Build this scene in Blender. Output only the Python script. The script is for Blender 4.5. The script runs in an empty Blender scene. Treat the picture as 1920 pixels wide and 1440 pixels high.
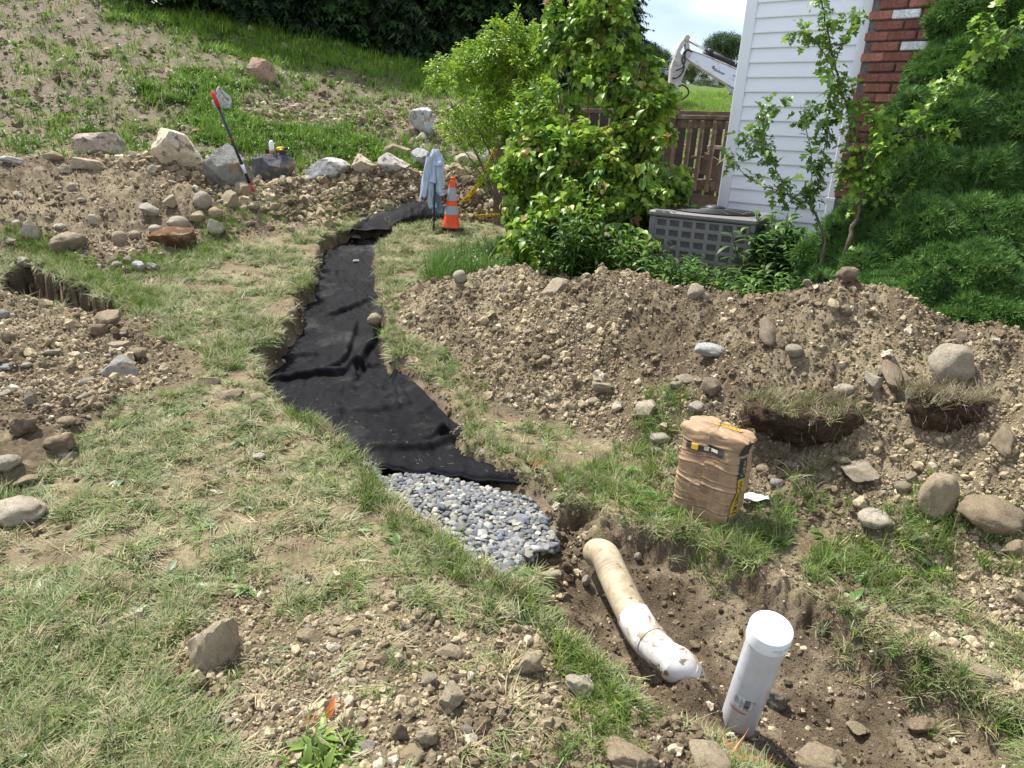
import bpy, math, random
import numpy as np
from mathutils import Vector, Matrix
random.seed(7)
RS = np.random.RandomState(11)
SC = bpy.context.scene
COL = SC.collection
PI = math.pi

# ------------------------------------------------------------------ camera
FPX = 1333.0
CAM = np.array([0.0, 0.0, 1.5])
_n = np.array([-228.0, 3920.0, 1333.0]); _n /= np.linalg.norm(_n)
_Y = np.array([0, 0, 1.0]) - _n * _n[2]; _Y /= np.linalg.norm(_Y)
_Z = -_n
_X = np.cross(_Y, _Z)
cam_d = bpy.data.cameras.new('camera')
cam_o = bpy.data.objects.new('camera', cam_d); COL.objects.link(cam_o)
cam_d.sensor_width = 36; cam_d.lens = 36 * FPX / 1920
cam_d.clip_start = 0.05; cam_d.clip_end = 2000
_r = Vector((_X[0], _Y[0], _Z[0])); _u = -Vector((_X[1], _Y[1], _Z[1])); _b = -Vector((_X[2], _Y[2], _Z[2]))
M = Matrix((( _r.x, _u.x, _b.x, CAM[0]), (_r.y, _u.y, _b.y, CAM[1]), (_r.z, _u.z, _b.z, CAM[2]), (0, 0, 0, 1)))
cam_o.matrix_world = M
SC.camera = cam_o
SC.view_settings.view_transform = 'Standard'; SC.view_settings.look = 'None'
SC.view_settings.gamma = 1; SC.view_settings.exposure = 1.0
SC.view_settings.use_curve_mapping = False
SC.cycles.use_denoising = True
SC.cycles.max_bounces = 6; SC.cycles.transparent_max_bounces = 8

# ------------------------------------------------------------------ sun and sky
SUN = Vector((-0.50, 0.42, 1.05)).normalized()
sl = bpy.data.lights.new('sun', 'SUN'); sl.energy = 4.6; sl.angle = math.radians(2.0); sl.color = (1, 0.955, 0.88)
so = bpy.data.objects.new('sun', sl); COL.objects.link(so)
so.rotation_euler = SUN.to_track_quat('Z', 'Y').to_euler()
W = bpy.data.worlds.new('World'); SC.world = W; W.use_nodes = True
nt = W.node_tree; nt.nodes.clear()
wo = nt.nodes.new('ShaderNodeOutputWorld'); bg = nt.nodes.new('ShaderNodeBackground')
sky = nt.nodes.new('ShaderNodeTexSky'); sky.sky_type = 'NISHITA'; sky.sun_disc = False
sky.sun_elevation = math.asin(SUN.z); sky.sun_rotation = math.atan2(SUN.x, SUN.y)
tc = nt.nodes.new('ShaderNodeTexCoord'); mp = nt.nodes.new('ShaderNodeMapping'); mp.inputs['Scale'].default_value = (1, 1, 2.2)
nz = nt.nodes.new('ShaderNodeTexNoise'); nz.inputs['Scale'].default_value = 2.6; nz.inputs['Detail'].default_value = 8; nz.inputs['Roughness'].default_value = .58
rp = nt.nodes.new('ShaderNodeValToRGB'); rp.color_ramp.elements[0].position = .36; rp.color_ramp.elements[1].position = .60
nz2 = nt.nodes.new('ShaderNodeTexNoise'); nz2.inputs['Scale'].default_value = 5; nz2.inputs['Detail'].default_value = 6
cr2 = nt.nodes.new('ShaderNodeValToRGB')
cr2.color_ramp.elements[0].position = .3; cr2.color_ramp.elements[0].color = (5.2, 5.9, 7.6, 1)
cr2.color_ramp.elements[1].position = .65; cr2.color_ramp.elements[1].color = (8.2, 8.4, 8.8, 1)
mx = nt.nodes.new('ShaderNodeMixRGB')
nt.links.new(tc.outputs['Generated'], mp.inputs['Vector']); nt.links.new(mp.outputs['Vector'], nz.inputs['Vector']); nt.links.new(mp.outputs['Vector'], nz2.inputs['Vector'])
nt.links.new(nz.outputs['Fac'], rp.inputs['Fac']); nt.links.new(rp.outputs['Color'], mx.inputs['Fac'])
nt.links.new(nz2.outputs['Fac'], cr2.inputs['Fac'])
nt.links.new(sky.outputs['Color'], mx.inputs['Color1']); nt.links.new(cr2.outputs['Color'], mx.inputs['Color2'])
nt.links.new(mx.outputs['Color'], bg.inputs['Color']); bg.inputs['Strength'].default_value = 0.09
nt.links.new(bg.outputs['Background'], wo.inputs['Surface'])

# ------------------------------------------------------------------ projection helpers (pixels of the 1920 px photo -> rays in the place)
def ray(px, py):
    d = np.array([px - 960.0, py - 720.0, FPX])
    return np.array([d @ _X, d @ _Y, d @ _Z])          # depth 1333 per unit
def atY(px, py, Y):
    d = ray(px, py); return CAM + d * (Y / d[1])
def atD(px, py, D):                                     # at camera depth D
    return CAM + ray(px, py) * (D / FPX)
def depth(p):
    p = np.asarray(p, float) - CAM
    return float(p @ np.array([_X[2], _Y[2], _Z[2]]))

# ------------------------------------------------------------------ noise
def _h(ix, iy, iz, s):
    v = (ix.astype(np.int64) * 374761393 + iy.astype(np.int64) * 668265263 + iz.astype(np.int64) * 2147483647 + s * 974711) & 0xffffffff
    v = ((v ^ (v >> 13)) * 1274126177) & 0xffffffff
    return ((v ^ (v >> 16)) & 0xffff) / 65535.0
def noise(x, y, z=None, s=0):
    x = np.asarray(x, float); y = np.asarray(y, float)
    if z is None: z = np.zeros_like(x)
    ix, iy, iz = np.floor(x), np.floor(y), np.floor(z)
    fx, fy, fz = x - ix, y - iy, z - iz
    fx = fx*fx*fx*(fx*(fx*6-15)+10); fy = fy*fy*fy*(fy*(fy*6-15)+10); fz = fz*fz*fz*(fz*(fz*6-15)+10)
    r = 0
    for dz in ((0, 1) if np.any(fz) else (0,)):
        a = _h(ix, iy, iz+dz, s)*(1-fx) + _h(ix+1, iy, iz+dz, s)*fx
        b = _h(ix, iy+1, iz+dz, s)*(1-fx) + _h(ix+1, iy+1, iz+dz, s)*fx
        c = a*(1-fy) + b*fy
        r = r + c * ((1-fz) if dz == 0 else fz)
    return r * 2 - 1
def fbm(x, y, sc, o=4, s=0, g=.5):
    r = 0; a = 1; t = 0
    for i in range(o):
        k = sc * 2.03**i
        r = r + a * noise(x*k + 17.3*i, y*k + 9.1*i, None, s+i); t += a; a *= g
    return r / t
def fbm3(p, sc, o=3, s=0, g=.5):
    r = 0; a = 1; t = 0
    for i in range(o):
        k = sc * 2.03**i
        r = r + a * noise(p[:, 0]*k + 17.3*i, p[:, 1]*k + 5.7, p[:, 2]*k + .37, s+i); t += a; a *= g
    return r / t
def sstep(a, b, x):
    t = np.clip((x - a) / (b - a), 0, 1); return t*t*(3-2*t)

# ------------------------------------------------------------------ terrain
def G(x, y):
    x = np.asarray(x, float); y = np.asarray(y, float)
    k = 1.2
    g = .07 * np.log1p(np.exp((np.minimum(y, 12) - 2.8) * k)) / k
    s = np.clip(.205 - .0165 * x, .125, .46)
    y0 = 10.3 + .12 * np.clip(x, -8, 4)
    run = np.log1p(np.exp(np.clip((y - y0) * 1.3, -30, 30))) / 1.3
    run = np.where((y - y0) * 1.3 > 30, y - y0, run)
    crest = 16.0
    run2 = np.where(run < crest, run, crest + (run - crest) * .25)
    run2 = np.minimum(run2, 60)
    right = sstep(2.5, 7, x)
    run = run2 * (1 - right) + np.minimum(run, 45) * right
    return g + s * run
def onG(px, py, dz=0.0):
    d = ray(px, py); lo = 0.3
    ts = np.linspace(.3, 60, 3000) / d[1] if d[1] > 0 else np.linspace(.3, 60, 3000)
    P = CAM[None] + d[None] * ts[:, None]
    below = P[:, 2] < G(P[:, 0], P[:, 1]) + dz
    i = int(np.argmax(below)) if below.any() else len(ts) - 1
    a, b = ts[max(i-1, 0)], ts[i]
    for _ in range(20):
        m = (a+b)/2; p = CAM + d*m
        if p[2] < G(p[0], p[1]) + dz: b = m
        else: a = m
    return CAM + d*b
def polyG(pts, dz=0.0): return np.array([onG(a, b, dz)[:2] for a, b in pts])
def sdf(x, y, P):
    """signed distance, negative inside"""
    n = len(P); d = np.full(x.shape, 1e9); ins = np.zeros(x.shape, bool)
    for i in range(n):
        a = P[i]; b = P[(i+1) % n]; e = b - a
        wx = x - a[0]; wy = y - a[1]
        t = np.clip((wx*e[0] + wy*e[1]) / (e @ e + 1e-12), 0, 1)
        d = np.minimum(d, (wx - e[0]*t)**2 + (wy - e[1]*t)**2)
        c = ((a[1] > y) != (b[1] > y)) & (x < (b[0]-a[0]) * (y-a[1]) / (b[1]-a[1] + 1e-12) + a[0])
        ins ^= c
    return np.where(ins, -1, 1) * np.sqrt(d)
def ridge(x, y, R):
    """R rows: x,y,z,halfwidth front,halfwidth back. returns height above which a tent stands"""
    best = np.full(x.shape, -9.0)
    for i in range(len(R)-1):
        a = R[i]; b = R[i+1]; e = b[:2] - a[:2]
        wx = x - a[0]; wy = y - a[1]
        t = np.clip((wx*e[0] + wy*e[1]) / (e @ e), 0, 1)
        dx = wx - e[0]*t; dy = wy - e[1]*t; d = np.sqrt(dx*dx + dy*dy)
        z = a[2] + (b[2]-a[2])*t; wf = a[3] + (b[3]-a[3])*t; wb = a[4] + (b[4]-a[4])*t
        side = (e[0]*wy - e[1]*wx)            # >0: left of the direction of travel = far side when going right
        w = np.where(side > 0, wb, wf)
        g = G(x, y); h = np.maximum(z - G(a[0]+e[0]*t, a[1]+e[1]*t), 0)
        u = d / w
        prof = np.where(u < 1, .5 + .5*np.cos(PI*np.clip(u, 0, 1)), 0) * .55 + np.clip(1-u, 0, 1) * .45
        best = np.maximum(best, g + h*prof)
    return best
def mkridge(rows): 
    out = []
    for px, py, Y, wf, wb in rows:
        p = atY(px, py, Y); out.append([p[0], p[1], p[2], wf, wb])
    return np.array(out)
RIDGE_R = mkridge([(835,560,6.6,.35,.5),(880,545,6.2,.8,.5),(960,506,5.5,1.1,.55),(1040,524,5.2,1.15,.5),(1100,534,5.0,1.2,.5),(1170,509,4.7,1.25,.5),
                   (1240,526,4.5,1.2,.5),(1300,553,4.35,1.15,.5),(1360,560,4.2,1.2,.5),(1440,555,4.05,1.2,.5),(1510,538,3.9,1.3,.5),(1580,524,3.75,1.3,.5),
                   (1660,552,3.6,1.25,.5),(1760,600,3.45,1.2,.45),(1850,600,3.3,1.25,.5),(1930,632,3.15,1.2,.5),(2100,660,2.9,1.2,.5)])
RIDGE_L1 = mkridge([(-260,300,7.4,1.9,1.2),(-60,300,7.9,2.0,1.1),(140,299,8.4,2.1,1.0),(280,300,8.7,2.1,.9),(385,338,8.9,1.8,.7),(455,375,9.0,1.2,.5),(500,392,9.1,.6,.4)])
RIDGE_L2 = mkridge([(500,358,9.6,.7,.5),(560,338,9.7,.9,.5),(640,330,9.8,.95,.5),(720,324,9.9,.95,.5),(800,330,10.0,.9,.5),(880,322,10.1,.9,.6),(960,330,10.2,.8,.6),(1040,340,10.2,.8,.6)])
RIDGE_L3 = mkridge([(-420,560,4.4,1.4,1.1),(-60,560,4.6,1.5,.6),(60,585,4.5,1.6,.55),(150,620,4.3,1.3,.5),(215,655,4.1,.75,.5)])
TRENCH = polyG([(660,424),(600,440),(597,460),(583,493),(577,533),(545,553),(543,590),(517,602),(518,632),(443,663),(483,700),(490,727),(533,760),(557,790),(597,797),(633,830),(667,863),(707,903),
                (713,927),(750,940),(773,967),(820,1000),(840,1020),(867,1047),(903,1057),(935,1088),(975,1085),(1040,1040),(1085,985),(1090,940),(1060,900),(980,868),(915,848),(885,818),(873,767),(850,735),(817,700),(775,680),(742,668),
                (730,640),(735,600),(730,560),(718,520),(708,480),(712,450),(748,436),(735,424),(700,414)])
TR_IN = polyG([(650,428),(606,446),(592,500),(572,556),(556,600),(528,640),(490,690),(500,722),(545,762),(585,800),(640,850),(712,905),(750,945),(790,985),(845,1025),(905,1060),(940,1085),(970,1068),(1035,1020),(1020,970),(985,925),(905,875),(850,825),(790,765),(746,716),(728,690),(721,650),(723,610),(718,560),(706,500),(707,452),(738,432)])
PIT = polyG([(985,1060),(1010,1120),(1080,1195),(1150,1265),(1240,1330),(1330,1400),(1470,1480),(1600,1560),(1960,1560),(1960,1360),(1850,1292),(1760,1232),(1640,1172),(1540,1122),(1400,1052),(1330,1015),(1200,985),(1100,945),(1040,930),(1010,990)])
GRAVEL = polyG([(692,890),(713,927),(750,940),(773,967),(820,1000),(840,1020),(867,1047),(903,1057),(940,1092),(962,1067),(985,1047),(1010,1030),(1045,1023),(1037,1000),(1023,970),(990,928),(890,900),(780,888)], -.06)
HOLLOW = polyG([(0,500),(60,485),(120,520),(190,548),(268,588),(215,602),(140,606),(60,575),(-20,565)])
STRIP = polyG([(20,462),(90,474),(150,508),(240,545),(300,580),(262,592),(190,552),(120,520),(60,492),(10,478)])
BAND = polyG([(350,140),(400,150),(450,160),(480,225),(560,240),(700,250),(790,285),(760,310),(600,300),(470,290),(400,270),(370,215),(300,160)])
HILLDIRT = polyG([(450,205),(520,180),(580,172),(680,178),(760,195),(830,215),(900,240),(900,275),(800,278),(700,256),(600,244),(500,236)])
DIRTLOW = polyG([(290,1190),(370,1140),(480,1100),(640,1100),(760,1120),(880,1170),(960,1140),(1000,1090),(1080,1200),(1180,1300),(1320,1390),(1400,1520),(1000,1540),(430,1540),(520,1430),(400,1340),(320,1270)])
CRUMBS = polyG([(1390,1010),(1460,1040),(1540,1070),(1680,1110),(1800,1140),(1930,1180),(1930,1340),(1850,1290),(1760,1232),(1640,1172),(1540,1122),(1440,1080)])
MND = onG(1318, 1282, -.1); MND2 = onG(1470, 1390, -.1)
MND3 = onG(1114, 1008, -.05)
S_L1 = polyG([(-160,470),(20,462),(80,470),(140,500),(210,525),(255,528),(300,505),(340,478),(440,440),(520,405),(640,392),(720,390),(700,330),(-160,300)])
S_L3 = polyG([(-160,560),(60,560),(150,592),(215,604),(290,605),(288,680),(245,740),(172,800),(112,880),(62,930),(-60,960),(-300,980)])
S_R = polyG([(830,560),(800,600),(850,645),(940,695),(1050,755),(1180,795),(1245,870),(1400,900),(1480,940),(1560,990),(1700,1030),(1950,1090),(1950,660),(1500,600),(1000,560)])
def pits(x, y):
    wob = fbm(x, y, 5.0, 4, 31) * .055 + fbm(x, y, 22.0, 3, 37) * .035
    dt = sdf(x, y, TRENCH) + wob
    dp = sdf(x, y, PIT) + wob
    di = sdf(x, y, TR_IN)
    dg = sdf(x, y, GRAVEL)
    dh = sdf(x, y, HOLLOW) + wob*1.8
    return dt, dp, dg, dh, di
def H(x, y, full=False, lumps=True):
    x = np.atleast_1d(np.asarray(x, float)); y = np.atleast_1d(np.asarray(y, float))
    g = G(x, y)
    near = (y < 12.5)
    z = g.copy(); pile = np.zeros_like(z); cut = np.zeros_like(z); dtf = np.full(z.shape, 9.0); dpf = dtf.copy(); dgf = dtf.copy(); dhf = dtf.copy()
    X = x[near]; Y = y[near]; gn = g[near]
    if X.size:
        wx = X + fbm(X, Y, 1.6, 3, 5)*.12; wy = Y + fbm(X, Y, 1.6, 3, 6)*.12
        p = np.maximum.reduce([ridge(wx, wy, RIDGE_R), ridge(wx, wy, RIDGE_L1), ridge(wx, wy, RIDGE_L2), ridge(wx, wy, RIDGE_L3)]) - gn
        p = np.maximum(p, 0)
        for SP_ in (S_L1, S_L3, S_R): p = np.maximum(p, .05*sstep(.03, -.12, sdf(wx, wy, SP_)))
        dt, dp, dg, dh, di = pits(X, Y)
        o_ = np.clip(-dt, 0, 9); i_ = np.clip(di + .02, 0, 9); f_ = o_/(o_ + i_ + 1e-6); f_ = np.where(dt < 0, f_, 0)
        f_ = sstep(0, 1, f_)*.6 + f_*.4
        dep = .20 - .115*sstep(.08, -.10, dg)
        c1 = dep * f_ * sstep(.0, -.05, dt)
        c2 = .21 * (.55*sstep(.02, -.08, dp) + .45*sstep(.0, -.30, dp))
        c2 = c2 * (1 + .25*fbm(X, Y, 3, 3, 71))
        c3 = .36 * sstep(.0, -.09, dh)
        c = np.maximum.reduce([c1, c2, c3])
        mnd = .125*np.exp(-((X-MND[0])**2 + (Y-MND[1])**2)/.10**2) + .05*np.exp(-((X-MND2[0])**2 + (Y-MND2[1])**2)/.12**2) + .16*np.exp(-((X-MND3[0])**2 + (Y-MND3[1])**2)/.085**2)
        c = np.maximum(c - mnd, 0)
        pile[near] = p; cut[near] = c; dtf[near] = dt; dpf[near] = dp; dgf[near] = dg; dhf[near] = dh
        z[near] = gn + p - c * (1 + 0*p)
    if lumps:
        rough = sstep(.01, .08, pile)
        z += rough * (fbm(x, y, 3.2, 4, 51)*.075 + np.abs(fbm(x, y, 11, 3, 53))*.05 + np.abs(fbm(x, y, 34, 2, 57))*.03)
        z += (1-rough) * (fbm(x, y, 1.1, 3, 61)*.03 + fbm(x, y, 9, 3, 63)*.012)
        z += sstep(.03, .12, cut) * (fbm(x, y, 14, 3, 67)*.012)
        far = sstep(11, 13, y)
        z += far * (fbm(x, y, .5, 4, 73)*.22 + fbm(x, y, 2.5, 4, 75)*.10)
    if full: return z, pile, cut, dtf, dpf, dgf, dhf
    return z
def onH(px, py):
    d = ray(px, py)
    ts = np.concatenate([np.linspace(1.0, 12.4, 800), np.linspace(12.5, 70, 500)]) / d[1]
    P = CAM[None] + d[None] * ts[:, None]
    below = P[:, 2] < H(P[:, 0], P[:, 1])
    i = int(np.argmax(below)) if below.any() else len(ts)-1
    a, b = ts[max(i-1, 0)], ts[i]
    ms = np.linspace(a, b, 24); Q = CAM[None] + d[None]*ms[:, None]
    bb = Q[:, 2] < H(Q[:, 0], Q[:, 1]); j = int(np.argmax(bb)) if bb.any() else 23
    return Q[j]

# ------------------------------------------------------------------ mesh and object helpers
def tag(o, label=None, cat=None, group=None, kind=None):
    if label: o['label'] = label
    if cat: o['category'] = cat
    if group: o['group'] = group
    if kind: o['kind'] = kind
    return o
def mesh(V, F, mat=None, smooth=True, name='m'):
    me = bpy.data.meshes.new(name)
    V = np.asarray(V, np.float32)
    if isinstance(F, np.ndarray):
        k = F.shape[1]; me.vertices.add(len(V)); me.vertices.foreach_set('co', V.ravel())
        me.loops.add(F.size); me.loops.foreach_set('vertex_index', F.astype(np.int32).ravel())
        me.polygons.add(len(F)); me.polygons.foreach_set('loop_start', np.arange(0, F.size, k, dtype=np.int32))
        me.polygons.foreach_set('loop_total', np.full(len(F), k, np.int32)); me.update(calc_edges=True)
    else:
        me.from_pydata([tuple(map(float, v)) for v in V], [], [tuple(int(i) for i in f) for f in F]); me.update()
    me.polygons.foreach_set('use_smooth', [bool(smooth)] * len(me.polygons))
    if mat: me.materials.append(mat)
    return me
def link(name, me, parent=None, loc=None, rot=None, scale=None):
    o = bpy.data.objects.new(name, me); COL.objects.link(o)
    if parent: o.parent = parent
    if loc is not None: o.location = tuple(float(a) for a in loc)
    if rot is not None: o.rotation_euler = rot
    if scale is not None: o.scale = tuple(float(a) for a in scale) if hasattr(scale, '__len__') else (scale,)*3
    return o
def empty(name, loc=(0, 0, 0), rot=(0, 0, 0)): return link(name, None, None, loc, rot)
def color_attr(me, C, name='Col'):
    a = me.color_attributes.new(name, 'FLOAT_COLOR', 'POINT')
    C = np.asarray(C, np.float32)
    if C.shape[1] == 3: C = np.concatenate([C, np.ones((len(C), 1), np.float32)], 1)
    a.data.foreach_set('color', C.ravel())
class MB:
    def __init__(s): s.V = []; s.F = []
    def add(s, V, F):
        n = len(s.V); s.V += [tuple(map(float, v)) for v in V]; s.F += [tuple(int(i)+n for i in f) for f in F]; return s
    def box(s, c, d, R=None, bev=0):
        c = np.array(c, float); d = np.array(d, float)/2
        if bev <= 0:
            P = np.array([[x, y, z] for x in (-1, 1) for y in (-1, 1) for z in (-1, 1)], float)*d
            F = [(0,1,3,2),(4,6,7,5),(0,4,5,1),(2,3,7,6),(0,2,6,4),(1,5,7,3)]
        else:
            b = min(bev, *(d*.9)); P = []; 
            for x in (-1, 1):
                for y in (-1, 1):
                    for z in (-1, 1):
                        for k in range(3):
                            q = d.copy() - b; q[k] += b; P.append(q*np.array([x, y, z]))
            def I(x, y, z, k): return ((x*2+y)*2+z)*3+k
            F = [(I(0,0,0,0),I(0,0,1,0),I(0,1,1,0),I(0,1,0,0)),(I(1,0,0,0),I(1,1,0,0),I(1,1,1,0),I(1,0,1,0)),
                 (I(0,0,0,1),I(1,0,0,1),I(1,0,1,1),I(0,0,1,1)),(I(0,1,0,1),I(0,1,1,1),I(1,1,1,1),I(1,1,0,1)),
                 (I(0,0,0,2),I(0,1,0,2),I(1,1,0,2),I(1,0,0,2)),(I(0,0,1,2),I(1,0,1,2),I(1,1,1,2),I(0,1,1,2))]
            for y in (0, 1):
                for z in (0, 1): F += [(I(0,y,z,1),I(1,y,z,1),I(1,y,z,2),I(0,y,z,2))]
            for x in (0, 1):
                for z in (0, 1): F += [(I(x,0,z,0),I(x,1,z,0),I(x,1,z,2),I(x,0,z,2))]
            for x in (0, 1):
                for y in (0, 1): F += [(I(x,y,0,0),I(x,y,1,0),I(x,y,1,1),I(x,y,0,1))]
            for x in (0, 1):
                for y in (0, 1):
                    for z in (0, 1): F += [(I(x,y,z,0),I(x,y,z,1),I(x,y,z,2))]
            P = np.array(P)
        if R is not None: P = P @ np.array(R).T
        return s.add(P + c, F)
    def tube(s, pts, rad, n=8, cap=True):
        V, F = tube(pts, rad, n, cap); return s.add(V, F)
    def build(s, name, mat, parent=None, smooth=False, loc=None):
        me = mesh(s.V, s.F, mat, smooth, name); fixn(me); return link(name, me, parent, loc)
def fixn(me):
    import bmesh
    b = bmesh.new(); b.from_mesh(me); bmesh.ops.recalc_face_normals(b, faces=b.faces); b.to_mesh(me); b.free()
def tube(pts, rad, n=8, cap=True):
    P = np.array(pts, float); m = len(P); R = np.broadcast_to(np.asarray(rad, float), (m,))
    V = []; F = []; up = None
    for i in range(m):
        t = P[min(i+1, m-1)] - P[max(i-1, 0)]; t /= (np.linalg.norm(t) + 1e-9)
        if up is None:
            a = np.array([0, 0, 1.0]) if abs(t[2]) < .9 else np.array([1.0, 0, 0])
            up = a - t*(a@t)
        else: up = up - t*(up@t)
        up /= np.linalg.norm(up); w = np.cross(t, up)
        for k in range(n):
            q = 2*PI*k/n; V.append(P[i] + R[i]*(math.cos(q)*up + math.sin(q)*w))
    for i in range(m-1):
        for k in range(n): F.append((i*n+k, i*n+(k+1) % n, (i+1)*n+(k+1) % n, (i+1)*n+k))
    if cap: F.append(tuple(range(n))[::-1]); F.append(tuple((m-1)*n+k for k in range(n)))
    return V, F
def spline(P, n):
    P = np.asarray(P, float); m = len(P); out = []
    for u in np.linspace(0, m-1-1e-9, n):
        i = int(u); t = u-i
        a, b, c, d = P[max(i-1, 0)], P[i], P[min(i+1, m-1)], P[min(i+2, m-1)]
        out.append(.5*((2*b)+(-a+c)*t+(2*a-5*b+4*c-d)*t*t+(-a+3*b-3*c+d)*t**3))
    return np.array(out)
def rotz(a): c, s = math.cos(a), math.sin(a); return np.array([[c, -s, 0], [s, c, 0], [0, 0, 1.0]])
def grid_faces(nr, nc, wrap=False):
    r = np.arange(nr-1)[:, None]; c = np.arange(nc if wrap else nc-1)[None]
    c2 = (c+1) % nc
    return np.stack([r*nc+c, r*nc+c2, (r+1)*nc+c2, (r+1)*nc+c], -1).reshape(-1, 4)

# ------------------------------------------------------------------ materials
def mat(name, color=(.5, .5, .5), rough=.8, nscale=None, namp=.25, bump=None, bdist=.01, metal=0, src=None, transl=0, spec=.3, detail=5, stain=None):
    """src: None | 'obj' (object colour) | 'inst' (instancer tint) | 'vcol'. nscale: colour mottling in object space. bump: list of (scale, strength)"""
    m = bpy.data.materials.new(name); m.use_nodes = True; nt = m.node_tree; N = nt.nodes; L = nt.links
    b = N['Principled BSDF']; out = N['Material Output']
    b.inputs['Roughness'].default_value = rough; b.inputs['Metallic'].default_value = metal
    b.inputs['Specular IOR Level'].default_value = spec
    if src == 'obj': n = N.new('ShaderNodeObjectInfo'); c = n.outputs['Color']
    elif src == 'inst':
        n = N.new('ShaderNodeAttribute'); n.attribute_type = 'INSTANCER'; n.attribute_name = 'tint'; c = n.outputs['Color']
    elif src == 'vcol':
        n = N.new('ShaderNodeAttribute'); n.attribute_name = 'Col'; c = n.outputs['Color']
    else:
        n = N.new('ShaderNodeRGB'); n.outputs[0].default_value = (*color, 1); c = n.outputs[0]
    co = N.new('ShaderNodeTexCoord').outputs['Object']
    if nscale:
        for k, sc in enumerate(nscale if hasattr(nscale, '__len__') else [nscale]):
            t = N.new('ShaderNodeTexNoise'); t.inputs['Scale'].default_value = sc; t.inputs['Detail'].default_value = detail; t.inputs['Roughness'].default_value = .62
            L.new(co, t.inputs['Vector'])
            mr = N.new('ShaderNodeMapRange'); mr.inputs['From Min'].default_value = .3; mr.inputs['From Max'].default_value = .7
            mr.inputs['To Min'].default_value = 1-namp; mr.inputs['To Max'].default_value = 1+namp
            L.new(t.outputs['Fac'], mr.inputs['Value'])
            mu = N.new('ShaderNodeVectorMath'); mu.operation = 'SCALE'; L.new(c, mu.inputs[0]); L.new(mr.outputs['Result'], mu.inputs['Scale']); c = mu.outputs['Vector']
    if stain:
        for scol, ssc, lo, hi in stain:
            t = N.new('ShaderNodeTexNoise'); t.inputs['Scale'].default_value = ssc; t.inputs['Detail'].default_value = 6; t.inputs['Roughness'].default_value = .6
            L.new(co, t.inputs['Vector'])
            mr = N.new('ShaderNodeMapRange'); mr.inputs['From Min'].default_value = lo; mr.inputs['From Max'].default_value = hi; L.new(t.outputs['Fac'], mr.inputs['Value'])
            mm = N.new('ShaderNodeMixRGB'); L.new(mr.outputs['Result'], mm.inputs['Fac']); L.new(c, mm.inputs['Color1']); mm.inputs['Color2'].default_value = (*scol, 1); c = mm.outputs['Color']
    L.new(c, b.inputs['Base Color'])
    if bump:
        prev = None
        for sc, st in bump:
            t = N.new('ShaderNodeTexNoise'); t.inputs['Scale'].default_value = sc; t.inputs['Detail'].default_value = 6; t.inputs['Roughness'].default_value = .65; L.new(co, t.inputs['Vector'])
            bp = N.new('ShaderNodeBump'); bp.inputs['Strength'].default_value = st; bp.inputs['Distance'].default_value = bdist; L.new(t.outputs['Fac'], bp.inputs['Height'])
            if prev: L.new(prev, bp.inputs['Normal'])
            prev = bp.outputs['Normal']
        L.new(prev, b.inputs['Normal'])
    if transl:
        tr = N.new('ShaderNodeBsdfTranslucent'); L.new(c, tr.inputs['Color']); ms = N.new('ShaderNodeMixShader'); ms.inputs['Fac'].default_value = transl
        L.new(b.outputs['BSDF'], ms.inputs[1]); L.new(tr.outputs['BSDF'], ms.inputs[2]); L.new(ms.outputs['Shader'], out.inputs['Surface'])
    return m
M_ground = mat('ground_soil', src='vcol', rough=.95, nscale=(9, 60, 220), namp=.26, bump=[(9, .6), (45, .8), (160, .7)], bdist=.02, spec=.15)
M_rock = mat('rock', src='obj', rough=.9, nscale=(5, 40, 120), namp=.22, bump=[(9, .6), (60, .8)], bdist=.02, spec=.15, stain=[((.36, .29, .19), 2.4, .50, .64), ((.22, .17, .11), 9, .60, .70)])
M_cloth_rock = mat('boulder_rock', src='obj', rough=.85, nscale=(2.2, 14, 70), namp=.2, bump=[(5, .7), (30, .7)], bdist=.04, spec=.2, stain=[((.34, .23, .12), 2.0, .56, .64), ((.17, .16, .14), 5, .54, .62)])
M_clod = mat('clod', src='inst', rough=.95, nscale=(1.5, 6), namp=.3, bump=[(3, .5), (12, .4)], bdist=.003, spec=.1)
M_blade = mat('grass_blade', src='inst', rough=.6, transl=.3, spec=.25)
M_leaf = mat('leaf', src='inst', rough=.42, transl=.34, spec=.4)
M_leafo = mat('leaf_single', src='obj', rough=.42, transl=.34, spec=.4)
M_needle = mat('needle', src='inst', rough=.55, transl=.15, spec=.3)
M_fabric = mat('landscape_fabric', (.0058, .0062, .0080), rough=.74, nscale=(3, 30), namp=.35, bump=[(200, .4), (25, .5), (7, .5)], bdist=.01, spec=.10, stain=[((.07, .068, .062), 2.2, .54, .80)])
M_pebble = mat('pebble', src='obj', rough=.62, nscale=(30, 140), namp=.2, bump=[(60, .35)], bdist=.006, spec=.35, stain=[((.36, .34, .3), 22, .62, .7)])
M_bark = mat('bark', (.11, .085, .06), rough=.9, nscale=(12, 60), namp=.35, bump=[(40, .8)], bdist=.01)
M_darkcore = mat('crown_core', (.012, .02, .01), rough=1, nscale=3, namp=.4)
M_root = mat('root_soil', (.085, .06, .04), rough=1, nscale=(14, 70), namp=.45, bump=[(22, 1.0), (90, .8)], bdist=.03, spec=.08)

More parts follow.
